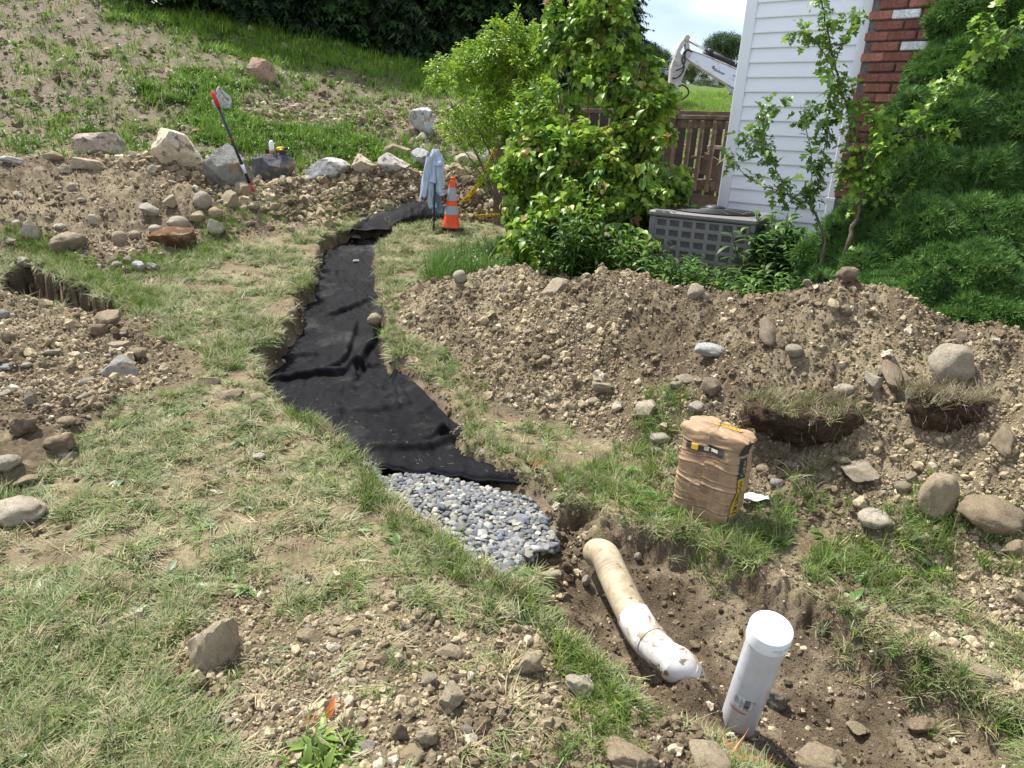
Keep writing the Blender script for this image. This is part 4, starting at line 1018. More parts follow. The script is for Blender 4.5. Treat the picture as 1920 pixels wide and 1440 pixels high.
# right pile
L_ = [(1038,536,60,46,'angular',(.44,.37,.27),'tan block of stone sitting on the crest of the right dirt pile'),(862,524,28,24,'round',PALE,'pale stone at the far left tip of the right dirt pile'),
(1303,549,34,32,'angular',(.44,.38,.29),'upright tan stone on the crest below the air conditioner'),(1322,560,16,14,'round',PALE,'little pale stone against the upright crest stone'),
(1436,622,44,84,'clod',(.27,.22,.16),'long brown clod-caked rock on the face of the right pile'),(1329,667,64,30,'round',(.50,.51,.50),'smooth whitish grey slab stone on the right pile'),
(1485,673,36,27,'round',(.43,.38,.29),'rounded tan cobble below the long brown rock'),(1770,706,86,82,'round',(.43,.38,.29),'big round boulder-like stone on the right pile'),
(1662,712,42,80,'slab',(.33,.26,.18),'long narrow brown slab leaning beside the pale angular stone'),(1632,722,38,34,'angular',PALE,'pale angular stone left of the long narrow slab'),
(1583,732,38,26,'round',(.52,.46,.35),'smooth cream cobble below the pale angular stone'),(1500,746,20,30,'angular',PALE,'narrow upright pale chip on the right pile'),
(1210,773,46,38,'angular',(.56,.50,.38),'pale faceted stone behind the concrete bag'),(1305,770,40,22,'angular',(.46,.41,.32),'flat-topped stone just above the top of the bag'),
(1237,824,44,28,'round',(.50,.45,.35),'pale cobble touching the left side of the bag'),(1230,845,24,14,'round',(.44,.40,.34),'small grey cobble in the grass left of the bag'),
(1604,905,76,44,'slab',(.44,.38,.28),'rectangular tan slab lying tilted at the pile foot'),(1745,950,70,92,'round',(.43,.35,.24),'upright brown rounded stone between two larger ones'),
(1840,990,120,86,'round',(.31,.245,.165),'largest brown boulder-like stone at the right foot of the pile'),(1635,989,70,46,'round',(.55,.50,.39),'smooth cream oblong stone on the grass'),
(1728,1015,46,22,'slab',(.48,.42,.32),'thin cream stone just below the upright brown one'),(1690,918,32,26,'round',(.38,.32,.24),'brown cobble left of the upright brown stone'),
(1705,895,22,28,'angular',(.42,.36,.27),'narrow tan stone above the upright brown stone'),(1903,1030,50,44,'angular',(.42,.32,.22),'orange-tan stone cut by the right edge'),
(1770,910,34,26,'angular',(.44,.38,.29),'faceted tan cobble right of the upright brown stone'),(1873,835,44,74,'clod',(.30,.24,.17),'pointed earth-caked stone near the right edge'),
(1300,790,26,18,'angular',DUST,'dusty clod hidden at the bag top corner'),(1428,560,30,14,'angular',DUST,'small crest clod near the sapling stems'),(1800,632,28,22,'angular',TAN,'tan stone near the top right of the pile'),
(1060,672,24,14,'angular',PALE,'pale chip on the left part of the right pile'),(1127,732,38,26,'angular',(.45,.38,.28),'tan stone midway down the left part of the pile'),(1113,755,26,16,'round',TAN,'tan cobble under the midway stone'),
(1285,710,44,20,'slab',(.42,.36,.27),'flat dusty slab in the middle of the pile'),(1265,728,24,16,'round',TAN,'tan cobble below the flat dusty slab'),(1330,730,38,38,'clod',(.30,.24,.17),'brown lump in the centre of the right pile'),
(1580,585,34,24,'clod',(.30,.25,.17),'crumbly clod below the highest crest point'),(1585,524,44,30,'clod',(.26,.2,.14),'brown clod on the highest crest point'),(1480,870,26,18,'angular',TAN,'angular tan cobble above the wrapper'),(1650,700,16,20,'slab',PALE,'sliver standing against the narrow slab'),
(1720,905,20,18,'round',TAN,'round tan pebble in the stone cluster'),(1575,870,36,16,'slab',DUST,'flat dusty chip above the rectangular slab'),(1455,905,26,20,'round',(.42,.4,.36),'grey cobble right of the bag'),(1430,880,30,22,'round',DUST,'dusty cobble at the right side of the bag')]
for a in L_: rock(*a, n=4 if a[2] > 44 else 3)
# foreground
L_ = [(405,1208,100,112,'angular',(.50,.42,.29),'large flat-topped sandstone in the left foreground','rock','rock',0.0,None,.42),(845,1310,60,62,'angular',(.54,.46,.32),'square tan stone in the bare foreground soil'),
(800,1382,50,48,'clod',(.54,.45,.30),'lumpy tan clod near the bottom centre'),(750,1375,34,40,'clod',(.30,.225,.14),'rusty brown clod left of the lumpy tan one'),(688,1402,34,32,'angular',(.46,.43,.37),'grey-white faceted stone near the bottom'),
(1030,1083,46,36,'angular',(.46,.40,.29),'tan stone in the soil between the gravel and the pipe'),(1099,1092,20,24,'angular',(.48,.42,.33),'small upright stone just left of the tan pipe'),
(1100,1010,20,18,'angular',(.44,.35,.23),'small tan stone above the mouth of the tan pipe'),(1195,1047,16,18,'round',(.50,.45,.36),'pale pebble on the trench wall right of the pipe'),(1166,980,12,16,'angular',(.52,.46,.36),'pale chip near the trench rim under the bag'),
(990,1247,50,58,'angular',(.52,.43,.29),'tan wedge-shaped stone in the foreground'),(1084,1288,60,54,'clod',(.56,.50,.38),'pale clod stone beside the foreground grass'),(1065,1254,22,18,'round',(.44,.37,.27),'small cobble above the pale clod stone'),
(1092,1253,26,16,'round',(.44,.37,.27),'oval cobble right of the small one'),(803,1277,34,34,'angular',(.44,.38,.28),'angular stone up left of the square tan stone'),(840,1225,52,22,'slab',(.45,.37,.25),'flat tan chip in the foreground soil'),
(486,856,27,14,'round',(.58,.54,.45),'oval white pebble alone on the lawn'),(1452,1312,44,50,'clod',(.25,.24,.21),'grey stone just behind the base of the capped pipe'),(1300,1210,24,20,'angular',DUST,'dusty lump above the elbow'),
(1378,1237,22,18,'angular',(.48,.41,.29),'small tan stone left of the capped pipe'),(1180,1432,120,48,'clod',(.40,.32,.21),'broad tan stone cut by the bottom edge near the centre'),(1325,1427,92,50,'angular',(.46,.38,.26),'pale angular stone cut by the bottom edge'),
(1535,1432,96,46,'clod',(.38,.31,.21),'tan rounded stone cut by the bottom edge at the right'),(1838,1262,66,40,'slab',(.42,.34,.235),'flat crusted clod near the right edge of the trench'),(1570,1105,26,14,'angular',(.42,.35,.25),'dusty clod on the rim below the bag'),(770,1420,60,30,'clod',(.43,.35,.22),'broad clod at the bottom edge, left of centre'),
(1600,1372,40,30,'angular',DUST,'dusty lump in the trench bottom right'),(1720,1365,52,40,'clod',(.33,.25,.17),'brown lump in the lower right of the trench'),(580,1195,50,26,'angular',DUST,'dusty lump of earth left of the bare patch'),(640,1165,34,22,'angular',DUST,'tan clod in the upper part of the bare patch')]
for a in L_: rock(*a, n=4 if a[2] > 40 else 3)
# stones weighing the fabric down
STN = [(703,625,30,28,'round',(.46,.38,.24),'tan stone weighing down the black fabric halfway along'),(667,443,22,10,'round',(.55,.50,.40),'pale stone on the fabric at its far bend'),(668,496,14,7,'round',(.58,.56,.50),'tiny pale stone on the fabric below the bend'),(593,536,13,8,'round',(.38,.32,.22),'small brown stone at the left edge of the fabric'),(903,859,16,10,'clod',(.42,.35,.24),'small clod beside the right edge of the fabric')]
for a in STN: rock(*a, n=3)
# slabs let into the left lip of the trench
for a in [(487,745,42,20,'slab',(.40,.33,.23),'flat tan stone set in the lawn at the trench lip'),(430,742,60,22,'slab',(.38,.31,.21),'dusty flat slab in the bare patch left of the fabric'),(392,715,44,18,'slab',(.42,.34,.23),'pale trampled slab at the edge of the lawn')]: rock(*a, n=3, sink=.45)

# drill and bottle on the dark boulder
M_dy = mat('drill_yellow', (.75, .42, .02), rough=.45)
dr_b = [o for o in bpy.data.objects if 'yellow drill' in str(o.get('label', ''))][0]
bt = np.array(dr_b.location); _dv = np.array([(dr_b.matrix_basis @ v.co)[:] for v in dr_b.data.vertices]); topz = lambda p: float(_dv[np.hypot(_dv[:, 0]-p[0], _dv[:, 1]-p[1]) < .12][:, 2].max())
D_ = depth(bt) - .05
def _top(px, py):
    p = atD(px, py, D_); return p
dp_ = _top(527, 296); dp_[2] = topz(dp_) + .045
drill = empty('cordless_drill', dp_, (0, 0, .35)); tag(drill, 'yellow and black cordless drill lying on the dark boulder', 'drill')
k_ = D_/FPX
b = MB(); b.tube([(-7*k_, 0, .0), (-5*k_, 0, .005), (3*k_, 0, .01), (5*k_, 0, .012)], [.016, .028, .03, .02], 12); b.build('motor_housing', M_dy, drill, True)
b = MB(); b.tube([(5*k_, 0, .012), (9*k_, 0, .014), (13*k_, 0, .02)], [.022, .02, .008], 10); b.build('chuck', M_blk, drill, True)
b = MB(); b.tube([(-1*k_, -.01, .0), (1*k_, -.06, -.02), (2*k_, -.10, -.03)], [.02, .017, .018], 8); b.build('handle', M_dy, drill, True)
b = MB(); b.box((2.5*k_, -.12, -.03), (.09, .05, .06), rotz(.2), .008); b.build('battery', M_blk, drill)
b = MB(); b.tube([(13*k_, 0, .02), (18*k_, 0, .03)], .003, 6); b.build('bit', M_steel, drill, True)
bo = _top(510, 293); bo[2] = topz(bo) - .005
bot = empty('plastic_bottle', bo); tag(bot, 'small translucent white bottle with orange bottom, standing beside the drill', 'bottle')
lat('bottle_body', [(.002, .03), (.03, .03), (.035, .05), (.035, .12), (.028, .15), (.018, .165), (.002, .17)], mat('milky_plastic', (.72, .74, .8), rough=.35), bot)
lat('bottle_bottom', [(.002, 0), (.032, 0), (.035, .01), (.034, .0295)], mat('orange_dregs', (.5, .22, .1), rough=.5), bot)

# ================================================================== CLODS, PEBBLES (stuff and gravel parts)
variants('clod', [rockmesh(900+i, ('clod', 'angular', 'clod', 'clod', 'angular', 'slab', 'clod', 'round')[i], 2, M_clod, 2.0) for i in range(8)])
def cand(n, y0, y1, r0=-.72, r1=.76, p=2.0):
    """random ground points, denser near the walk-up end"""
    a, b_ = y0+1.5, y1+1.5
    u = RS.rand(n)
    if p == 2.0: d = 1/((1-u)/a + u/b_)
    else: d = a*(b_/a)**u
    r = RS.uniform(r0, r1, n); return r*d, d-1.5
def clods(name, n, y0, y1, wfun, smin, smax, pw, label, r0=-.72, r1=.76, p=2.0, darkp=.35, cols=None):
    x, y = cand(n, y0, y1, r0, r1, p); z, pile_, cut_, a, b_, c, d_ = H(x, y, full=True)
    w = wfun(x, y, pile_, cut_, a, b_, c, d_); k = RS.rand(n) < w
    x, y, z, cut_, pile_ = x[k], y[k], z[k], cut_[k], pile_[k]; m = len(x)
    s = smin * (RS.rand(m)*( (smin/smax)**pw - 1) + 1)**(-1/pw)
    rot = RS.uniform(0, 2*PI, (m, 3))
    n_ = fbm(x, y, 2.2, 3, 83) + RS.normal(0, .25, m)
    dry = np.array([.335, .275, .178]); drk = np.array([.135, .105, .067]); wet = np.array([.12, .09, .058])
    t = sstep(-.35, .35, n_ - darkp + .30)[:, None]
    tt = dry*t + drk*(1-t)
    q_ = sstep(.03, .1, cut_)[:, None]*.85; tt = tt*(1-q_) + (wet*(RS.rand(m, 1) > .12) + dry*(RS.rand(m, 1) < .12))*q_
    tt *= RS.uniform(.72, 1.25, (m, 1)); lt_ = RS.rand(m, 1) > .93; tt = np.where(lt_, np.array([.42, .37, .27])*RS.uniform(.8, 1.15, (m, 1)), tt)
    if cols is not None: tt = tints(m, cols)
    P = np.stack([x, y, z + s*.12], 1); sc3 = s[:, None]*RS.uniform(.7, 1.25, (m, 3))
    o = scatter(name, 'clod', P, rot, sc3, tt); tag(o, label, None, None, 'stuff'); o['category'] = 'soil'; return o
def w_pile(x, y, p, c, dt, dp, dg, dh): return sstep(.01, .05, p)*(c < .02) + .0
def w_pit(x, y, p, c, dt, dp, dg, dh): return (sstep(.02, .08, c)*(dp < .05) + .6*(np.abs(dt) < .05)) * (dg > .0)
def w_bare(x, y, p, c, dt, dp, dg, dh):
    n2 = fbm(x, y, 6, 4, 83); return np.clip(sstep(.1, -.08, sdf(x, y, DIRTLOW)+n2*.3) + sstep(.05, -.06, sdf(x, y, CRUMBS)+n2*.12) + .05, 0, 1)*(c < .03)*(p < .03)
clods('soil_clods', 130000, 1.9, 7.5, w_pile, .006, .06, 2.5, 'loose crumbly soil and small stones of the dirt piles', r0=-.1)
clods('soil_clods', 70000, 3.0, 11.0, w_pile, .009, .08, 2.2, 'loose crumbly soil and small stones of the left banks', r0=-.72, r1=.12, p=1)
clods('trench_wall_soil', 60000, 1.2, 10.0, lambda x, y, p, c, dt, dp, dg, dh: 1.0*((c > .015) & (dt > -.09) & (dt < .04)) + 1.0*((c > .02) & (dh > -.16) & (dh < .04)), .010, .05, 2.0, 'crumbling brown soil on the cut walls of the trench', r0=-.6, r1=.2, p=1)
clods('bank_clods', 14000, 8.3, 11.0, w_pile, .03, .17, 2.2, 'chunky clods of turned soil in front of the boulder row', r0=-.5, r1=.1, p=1)
clods('trench_crumbs', 30000, .9, 3.6, w_pit, .004, .03, 2.0, 'moist crumbs of soil in the dug trench', r0=-.1, r1=.75)
clods('soil_crumbs', 110000, .75, 4.0, w_bare, .006, .045, 2.1, 'dry crumbs of soil on the bare patches of lawn')
clods('hill_soil_clods', 26000, 11.0, 20.0, lambda x, y, p, c, dt, dp, dg, dh: .22 + sstep(.3, -.3, sdf(x, y, HILLDIRT)), .03, .22, 2.2, 'brown clods of turned soil on the hillside', p=1, r0=-.7, r1=.2)

# medium stones, each its own thing
LANDMARKS = []
for _o in list(bpy.data.objects):
    if _o.get('category') in ('rock', 'boulder', 'bag', 'sod', 'traffic cone', 'pipe', 'wrapper'): LANDMARKS.append((np.array(_o.location), _o['label'], _o.get('category')))
SHORT = [('rusty', 'reddish brown angular rock', 'reddish brown rock'), ('', 'big round boulder-like', 'big round stone'), ('', 'largest brown boulder', 'largest brown stone'), ('', 'upright brown rounded', 'upright brown rounded stone'), ('', 'whitish grey slab', 'whitish grey slab'),
 ('', 'long brown clod-caked', 'long brown clod-caked rock'), ('', 'tan block of stone', 'tan crest block'), ('', 'big smooth cream', 'big smooth cream stone'), ('', 'grey speckled rock', 'grey speckled rock'), ('', 'broken tan slab', 'broken tan slab'), ('', 'brown crumbly stone', 'crumbly hollow stone'),
 ('', 'large brown earth clod', 'large earth clod'), ('', 'long hollow-sided', 'hollow-sided brown stone'), ('', 'pale cream stone at the left', 'pale cream stone'), ('', 'flat tan slab on the crest', 'flat tan crest slab'), ('', 'grey and cream banded', 'banded stone'), ('', 'tall rounded cream', 'tall cream boulder'), ('', 'large grey wedge', 'large grey boulder'),
 ('', 'round tan stone left', 'round tan stone'), ('', 'rectangular tan slab', 'tilted rectangular slab'), ('', 'smooth cream oblong', 'smooth cream oblong stone'), ('', 'overturned brown sod', 'overturned sod clump'), ('', 'root-matted sod', 'root-matted sod clump'), ('', 'pale faceted stone behind', 'pale faceted stone'), ('', 'tan stone midway', 'midway tan stone'),
 ('', 'long narrow brown slab', 'long narrow slab'), ('', 'rounded tan cobble below', 'tan cobble under the long rock'), ('', 'flat dusty slab in the middle', 'flat dusty slab'), ('', 'upright tan stone on the crest', 'upright crest stone'), ('', 'brown sack', 'x'), ('', 'brown paper sack', 'concrete bag'), ('', 'large flat-topped sandstone', 'large flat-topped sandstone'),
 ('', 'square tan stone', 'square tan stone'), ('', 'tan wedge-shaped', 'tan wedge-shaped stone'), ('', 'pale clod stone beside', 'pale clod stone'), ('', 'lumpy tan clod near', 'lumpy tan clod'), ('', 'upright tan plate', 'upright tan plate'), ('', 'pale stone on the lip', 'hollow-lip stone'), ('', 'blue-grey flat', 'blue-grey cobble'), ('', 'pointed earth-caked', 'pointed earth-caked stone'), ('', 'pale stone at the far left tip', 'pale stone at the pile tip'), ('', 'low pinkish', 'pinkish boulder'), ('', 'streaked boulder', 'streaked boulder')]
LM = []
for p_, l_, c_ in LANDMARKS:
    for _, key, sh in SHORT:
        if l_.startswith(key): LM.append((p_, sh)); break
USED = set()
def proj(p):
    q = np.asarray(p) - CAM; z_ = q @ np.array([_X[2], _Y[2], _Z[2]]); return 960 + FPX*(q @ np.array([_X[0], _Y[0], _Z[0]]))/z_, 720 + FPX*(q @ np.array([_X[1], _Y[1], _Z[1]]))/z_
LMP = [(proj(p), sh) for p, sh in LM]
def stone_label(p, size, cname, kname, wide):
    x, y = proj(p); best = sorted((math.hypot(x-a[0], y-a[1]), a[0], a[1], sh) for a, sh in LMP)[0]
    d, ax_, ay_, sh = best; dx, dy = x-ax_, y-ay_
    h = 'right of' if dx > 0 else 'left of'; v = 'below' if dy > 0 else 'above'
    if abs(dx) > 2.4*abs(dy): rel = h
    elif abs(dy) > 2.4*abs(dx): rel = v
    else: rel = v + ' and ' + h
    far = 'just ' if d < 55 else ('well ' if d > 120 else '')
    return '%s %s %s %s%s the %s' % (size, cname, kname, far, rel, sh)
def stones(n, region, ymin, ymax, smin, smax, label, group, r0, r1, wf=w_pile):
    cnt = 0; tries_ = 0
    while cnt < n and tries_ < 60:
        tries_ += 1
        x, y = cand(400, ymin, ymax, r0, r1); z, p_, c_, a, b_, c, d_ = H(x, y, full=True); w = wf(x, y, p_, c_, a, b_, c, d_)
        for i in np.nonzero(w > .6)[0]:
            if cnt >= n: break
            s = smin*(RS.rand()*((smin/smax)**1.6 - 1) + 1)**(-1/1.6)
            kind = ('angular', 'round', 'slab', 'clod')[RS.choice(4, p=[.4, .25, .15, .2])]
            sz = s*RS.uniform(.45, .8)
            ci_ = RS.choice(5, p=[.25, .2, .3, .15, .1]); lb = stone_label((x[i], y[i], z[i]), 'little' if s < smin*1.35 else ('fist-sized' if s > smin*1.9 else 'small'), ('tan', 'pale', 'dusty tan', 'grey', 'brown')[ci_], {'angular': 'angular stone', 'round': 'rounded stone', 'slab': 'flat stone', 'clod': 'lumpy stone'}[kind], 0)
            if len(lb.split()) > 15: lb = lb.replace('fist-sized ', 'big ').replace('just ', '').replace('well ', '')
            if lb in USED or len(lb.split()) > 16: continue
            USED.add(lb)
            o = link('stone', RK[kind][RS.randint(6)], None, (x[i], y[i], z[i] + sz*.25), (RS.uniform(-.4, .4), RS.uniform(-.4, .4), RS.uniform(0, 6.28)), (s, s*RS.uniform(.6, .95), sz))
            col = np.array([TAN, PALE, DUST, (.38, .34, .28), (.30, .25, .18)][ci_])*RS.uniform(.85, 1.12)
            o.color = (*col, 1); tag(o, lb, 'stone', group); cnt += 1
stones(100, None, 2.2, 5.5, .03, .075, 'one of the loose stones strewn over the right dirt pile', 'loose stones on the right dirt pile', -.05, .72)
stones(95, None, 4.0, 9.0, .045, .14, 'one of the loose stones strewn over the upper left dirt bank', 'loose stones on the left dirt bank', -.72, -.2, lambda x, y, p, c, *a: w_pile(x, y, p, c, *a)*(y > 5.6))
stones(40, None, 2.6, 5.2, .03, .08, 'one of the loose stones strewn over the lower left heap', 'loose stones on the lower left heap', -.72, -.2, lambda x, y, p, c, *a: w_pile(x, y, p, c, *a)*(y < 5.3))
stones(40, None, 1.0, 3.0, .015, .04, 'one of the little stones in the bare foreground soil', 'little stones in the foreground soil', -.5, .6, w_bare)

# gravel bed
gb_c = onG(860, 960, -.1); bed = empty('gravel_bed', gb_c); tag(bed, 'bed of grey and blue rounded drainage gravel at the end of the black fabric', 'gravel')
PB = [rockmesh(500+i, 'round', 3, M_pebble, 1.2) for i in range(5)] + [rockmesh(520+i, 'angular', 3, M_pebble, .6) for i in range(5)]
pcols = [(.17, .175, .18), (.11, .12, .13), (.21, .21, .205), (.30, .295, .27), (.135, .14, .135), (.21, .20, .155), (.085, .095, .115), (.40, .38, .32), (.32, .19, .08), (.15, .16, .185)]
pw_ = [.17, .13, .15, .11, .12, .11, .07, .08, .01, .05]
mn = GRAVEL.min(0); mxx = GRAVEL.max(0); pts = []; tries = 0
gx0 = mn[0]
step = .0205
for ix in range(int((mxx[0]-mn[0])/step)+1):
    for iy in range(int((mxx[1]-mn[1])/step)+1):
        pts.append((mn[0] + (ix + (iy % 2)*.5 + RS.uniform(-.3, .3))*step, mn[1] + (iy + RS.uniform(-.3, .3))*step))
pts = np.array(pts); sd_ = sdf(pts[:, 0], pts[:, 1], GRAVEL) + fbm(pts[:, 0], pts[:, 1], 9, 2, 3)*.02; pts = pts[sd_ < .008]
zz = H(pts[:, 0], pts[:, 1]); 
floor_g = G(pts[:, 0], pts[:, 1]) - .092 + .012*fbm(pts[:, 0], pts[:, 1], 6, 2, 8)
zz = np.maximum(zz, floor_g)
# the largest ones on top are stones of their own, the rest are one mass
order = RS.permutation(len(pts)); dist = np.hypot(pts[:, 0], pts[:, 1]); n_top = min(300, len(pts)//2)
lab = np.argsort(dist + RS.uniform(0, .45, len(pts)))[:n_top]; isobj = np.zeros(len(pts), bool); isobj[lab] = True
for i in lab:
    s = RS.uniform(.026, .05); o = link('stone', PB[RS.randint(len(PB))], bed, np.array([pts[i, 0], pts[i, 1], zz[i] + .016 + RS.uniform(0, .008)]) - gb_c, (RS.uniform(-.5, .5), RS.uniform(-.5, .5), RS.uniform(0, 6.28)), (s, s*RS.uniform(.62, .9), s*RS.uniform(.4, .62)))
    c = np.array(pcols[RS.choice(10, p=pw_)])*RS.uniform(.85, 1.2); o.color = (*c, 1)
M_pebi = mat('pebble_mass', src='inst', rough=.62, nscale=(3, 12), namp=.2, bump=[(5, .35)], bdist=.05, spec=.35)
variants('pebble', [rockmesh(560+i, 'round', 2, M_pebi, 1.2) for i in range(6)])
rest = pts[~isobj]; zr_ = zz[~isobj]
n_ = len(rest); P = np.stack([rest[:, 0], rest[:, 1], zr_ + .014], 1); P2_ = np.stack([pts[:, 0]+.008, pts[:, 1]+.006, zz + .002], 1)
P = np.concatenate([P, P2_]) - gb_c; n_ = len(P); s = RS.uniform(.022, .04, n_)
rot = np.stack([RS.uniform(-.5, .5, n_), RS.uniform(-.5, .5, n_), RS.uniform(0, 6.28, n_)], 1)
o = scatter('gravel_fill', 'pebble', P, rot, np.stack([s, s*.78, s*.52], 1), tints(n_, pcols, .15, pw_), parent=bed); o['kind'] = 'stuff'

# ================================================================== BLACK FABRIC
Lp_ = [(643,424),(600,446),(584,500),(562,556),(545,600),(515,645),(478,697),(492,726),(530,762),(570,802),(625,852),(700,897)]
Rp_ = [(738,428),(707,452),(706,500),(718,560),(723,610),(721,650),(728,690),(746,716),(790,765),(850,825),(912,878),(1003,936)]
Lw = np.array([onG(a, b, -.14)[:2] for a, b in Lp_]); Rw = np.array([onG(a, b, -.13)[:2] for a, b in Rp_])
n_r, n_c = 460, 110
Ls = spline(np.c_[Lw, np.zeros(len(Lw))], n_r)[:, :2]; Rs_ = spline(np.c_[Rw, np.zeros(len(Rw))], n_r)[:, :2]
tcol = np.linspace(-.10, 1.06, n_c)[None]; 
fx = Ls[:, :1] + (Rs_[:, :1]-Ls[:, :1])*tcol; fy = Ls[:, 1:] + (Rs_[:, 1:]-Ls[:, 1:])*tcol
srow = np.linspace(0, 1, n_r)[:, None] + 0*tcol
flat = G(fx, fy) - .165 + .07*sstep(.45, .95, srow)
X, Y = fx.ravel(), fy.ravel()
wr = (fbm(X, Y, 2.2, 4, 201)*.024 + fbm(X*2.2+Y*.5, Y*.9, 5, 3, 205)*.014 + np.maximum(0, 1-np.abs(fbm(X*1.4+Y*.6, Y*.8-X*.3, 2.6, 3, 207))*7)*.012 + np.maximum(0, 1-np.abs(fbm(X+Y*.5, Y-X*.8, 5.5, 3, 209))*8)*.005).reshape(fx.shape)
z = flat + wr
def fold(pix, width, height, lean=0.0):
    global z, fx, fy
    P = spline(np.c_[np.array([onG(a, b, -.15)[:2] for a, b in pix]), np.zeros(len(pix))], 24)[:, :2]
    d = np.full(fx.shape, 9.0); tt = np.zeros(fx.shape); sgn = np.zeros(fx.shape)
    for i in range(len(P)-1):
        a, b = P[i], P[i+1]; e = b-a; wx_, wy_ = fx-a[0], fy-a[1]; t = np.clip((wx_*e[0]+wy_*e[1])/(e@e), 0, 1)
        q_ = np.hypot(wx_-e[0]*t, wy_-e[1]*t); k = q_ < d; d = np.where(k, q_, d); tt = np.where(k, (i+t)/(len(P)-1), tt); sgn = np.where(k, np.sign(e[0]*wy_-e[1]*wx_), sgn)
    taper = np.sin(PI*np.clip(tt, .04, .96))**.5
    w = width*np.where(sgn > 0, 1.6, .55)
    z = z + 1.45*height*taper*np.exp(-(d/w)**2)
for pix, w, h in [([(484,722),(560,710),(640,706),(700,690)], .035, .04), ([(500,690),(540,672),(590,665)], .03, .03), ([(610,590),(650,578),(698,560)], .03, .03), ([(600,700),(640,680),(655,650),(668,602)], .03, .035),
                 ([(672,712),(680,670),(700,640),(708,600)], .035, .04), ([(740,690),(742,730),(760,765)], .03, .03), ([(668,718),(664,700),(690,690)], .02, .03), ([(585,520),(610,508),(640,505)], .03, .02), ([(606,454),(650,452),(705,457)], .02, .025),
                 ([(700,872),(780,862),(850,845),(880,838)], .04, .03), ([(612,790),(700,782),(790,760)], .05, .015), ([(795,835),(830,838),(840,820)], .02, .028), ([(820,842),(836,832)], .016, .03), ([(690,640),(720,600),(722,575)], .03, .03)]: fold(pix, w, h)
# sides climb the trench walls a little, near hem drapes over the gravel
edge = np.maximum(sstep(.06, -.10, tcol)*.045, sstep(.95, 1.06, tcol)*.05); z = z + edge
hem = sstep(.93, 1, srow); z = z + .045*sstep(.86, .965, srow) - .02*sstep(.985, 1, srow)
z = z + sstep(.1, .0, srow)*.14
V = np.stack([fx, fy, z], -1).reshape(-1, 3); fo = V.mean(0)
fab = link('landscape_fabric', mesh(V - fo, grid_faces(n_r, n_c), M_fabric, True, 'f'), None, fo); tag(fab, 'wrinkled black landscape fabric lining the curving trench', 'fabric'); sm = fab.modifiers.new('s', 'SOLIDIFY'); sm.thickness = .004
# rolled hem
b = MB(); b.tube([V.reshape(n_r, n_c, 3)[-1, j] - fo + np.array([0, 0, .002]) for j in range(6, n_c-2)], .009, 8); b.build('hem', M_fabric, fab, True)
# hole in the weave under the tiny stone
c = onG(665, 491, -.13); b = MB(); P = [c - fo + np.array([.10*math.cos(t), .09*math.sin(t) * (1 if math.sin(t) > 0 else .4), .035]) for t in np.linspace(0, 2*PI, 24, endpoint=False)]
# bunched fabric going round the bend
Lb = [(650,436),(672,420),(700,408),(740,398),(790,391),(840,386),(900,384),(960,384)]; Rb = [(738,436),(742,431),(756,428),(780,426),(812,424),(850,420),(900,414),(960,408)]
Lw = np.array([onG(a, b, -.02)[:2] for a, b in Lb]); Rw = np.array([onG(a, b, -.02)[:2] for a, b in Rb])
n1_, n2_ = 160, 60; Ls = spline(np.c_[Lw, 0*Lw[:, 0]], n1_)[:, :2]; Rs2 = spline(np.c_[Rw, 0*Rw[:, 0]], n1_)[:, :2]; t = np.linspace(0, 1, n2_)[None]
bx_ = Ls[:, :1] + (Rs2[:, :1]-Ls[:, :1])*t; by_ = Ls[:, 1:] + (Rs2[:, 1:]-Ls[:, 1:])*t; s_ = np.linspace(0, 1, n1_)[:, None]
X, Y = bx_.ravel(), by_.ravel()
zb_ = G(bx_, by_) + .015 + .15*sstep(.05, .5, s_)*np.sin(PI*np.clip(t, 0, 1))**.8 + (fbm(X, Y, 3, 3, 221)*.035 + np.maximum(0, 1-np.abs(fbm(X, Y*.6, 3.5, 3, 222))*6)*.03).reshape(bx_.shape) - .10*(sstep(.12, 0, t) + sstep(.88, 1, t))
Vb = np.stack([bx_, by_, zb_], -1).reshape(-1, 3)
o = link('bunched_end', mesh(Vb - fo, grid_faces(n1_, n2_), M_fabric, True, 'b'), fab); o.modifiers.new('s', 'SOLIDIFY').thickness = .004
# dry grass clippings and lint on the fabric
b = MB(); VV = V.reshape(n_r, n_c, 3)
for _ in range(230):
    i, j = RS.randint(20, n_r-8), RS.randint(12, n_c-10); p = VV[i, j] - fo + np.array([0, 0, .006]); a = RS.uniform(0, PI); L = RS.uniform(.008, .03); w = .0005
    d = np.array([math.cos(a), math.sin(a), 0])*L; s = np.array([-d[1], d[0], 0])/L*w; b.add([p-s, p+s, p+d+s, p+d-s], [(0, 1, 2, 3)])
o = b.build('clippings', mat('straw', (.30, .27, .18), rough=.9), fab); o['kind'] = 'stuff'
# landing for the stones that lie on the fabric
for o in list(bpy.data.objects):
    l = str(o.get('label', ''))
    if 'on the fabric' in l or 'the black fabric halfway' in l or 'left edge of the fabric' in l:
        p = np.array(o.location); k = np.argmin(np.hypot(V[:, 0]-p[0], V[:, 1]-p[1])); o.location.z = float(V[k, 2]) + o.scale[2]*.36

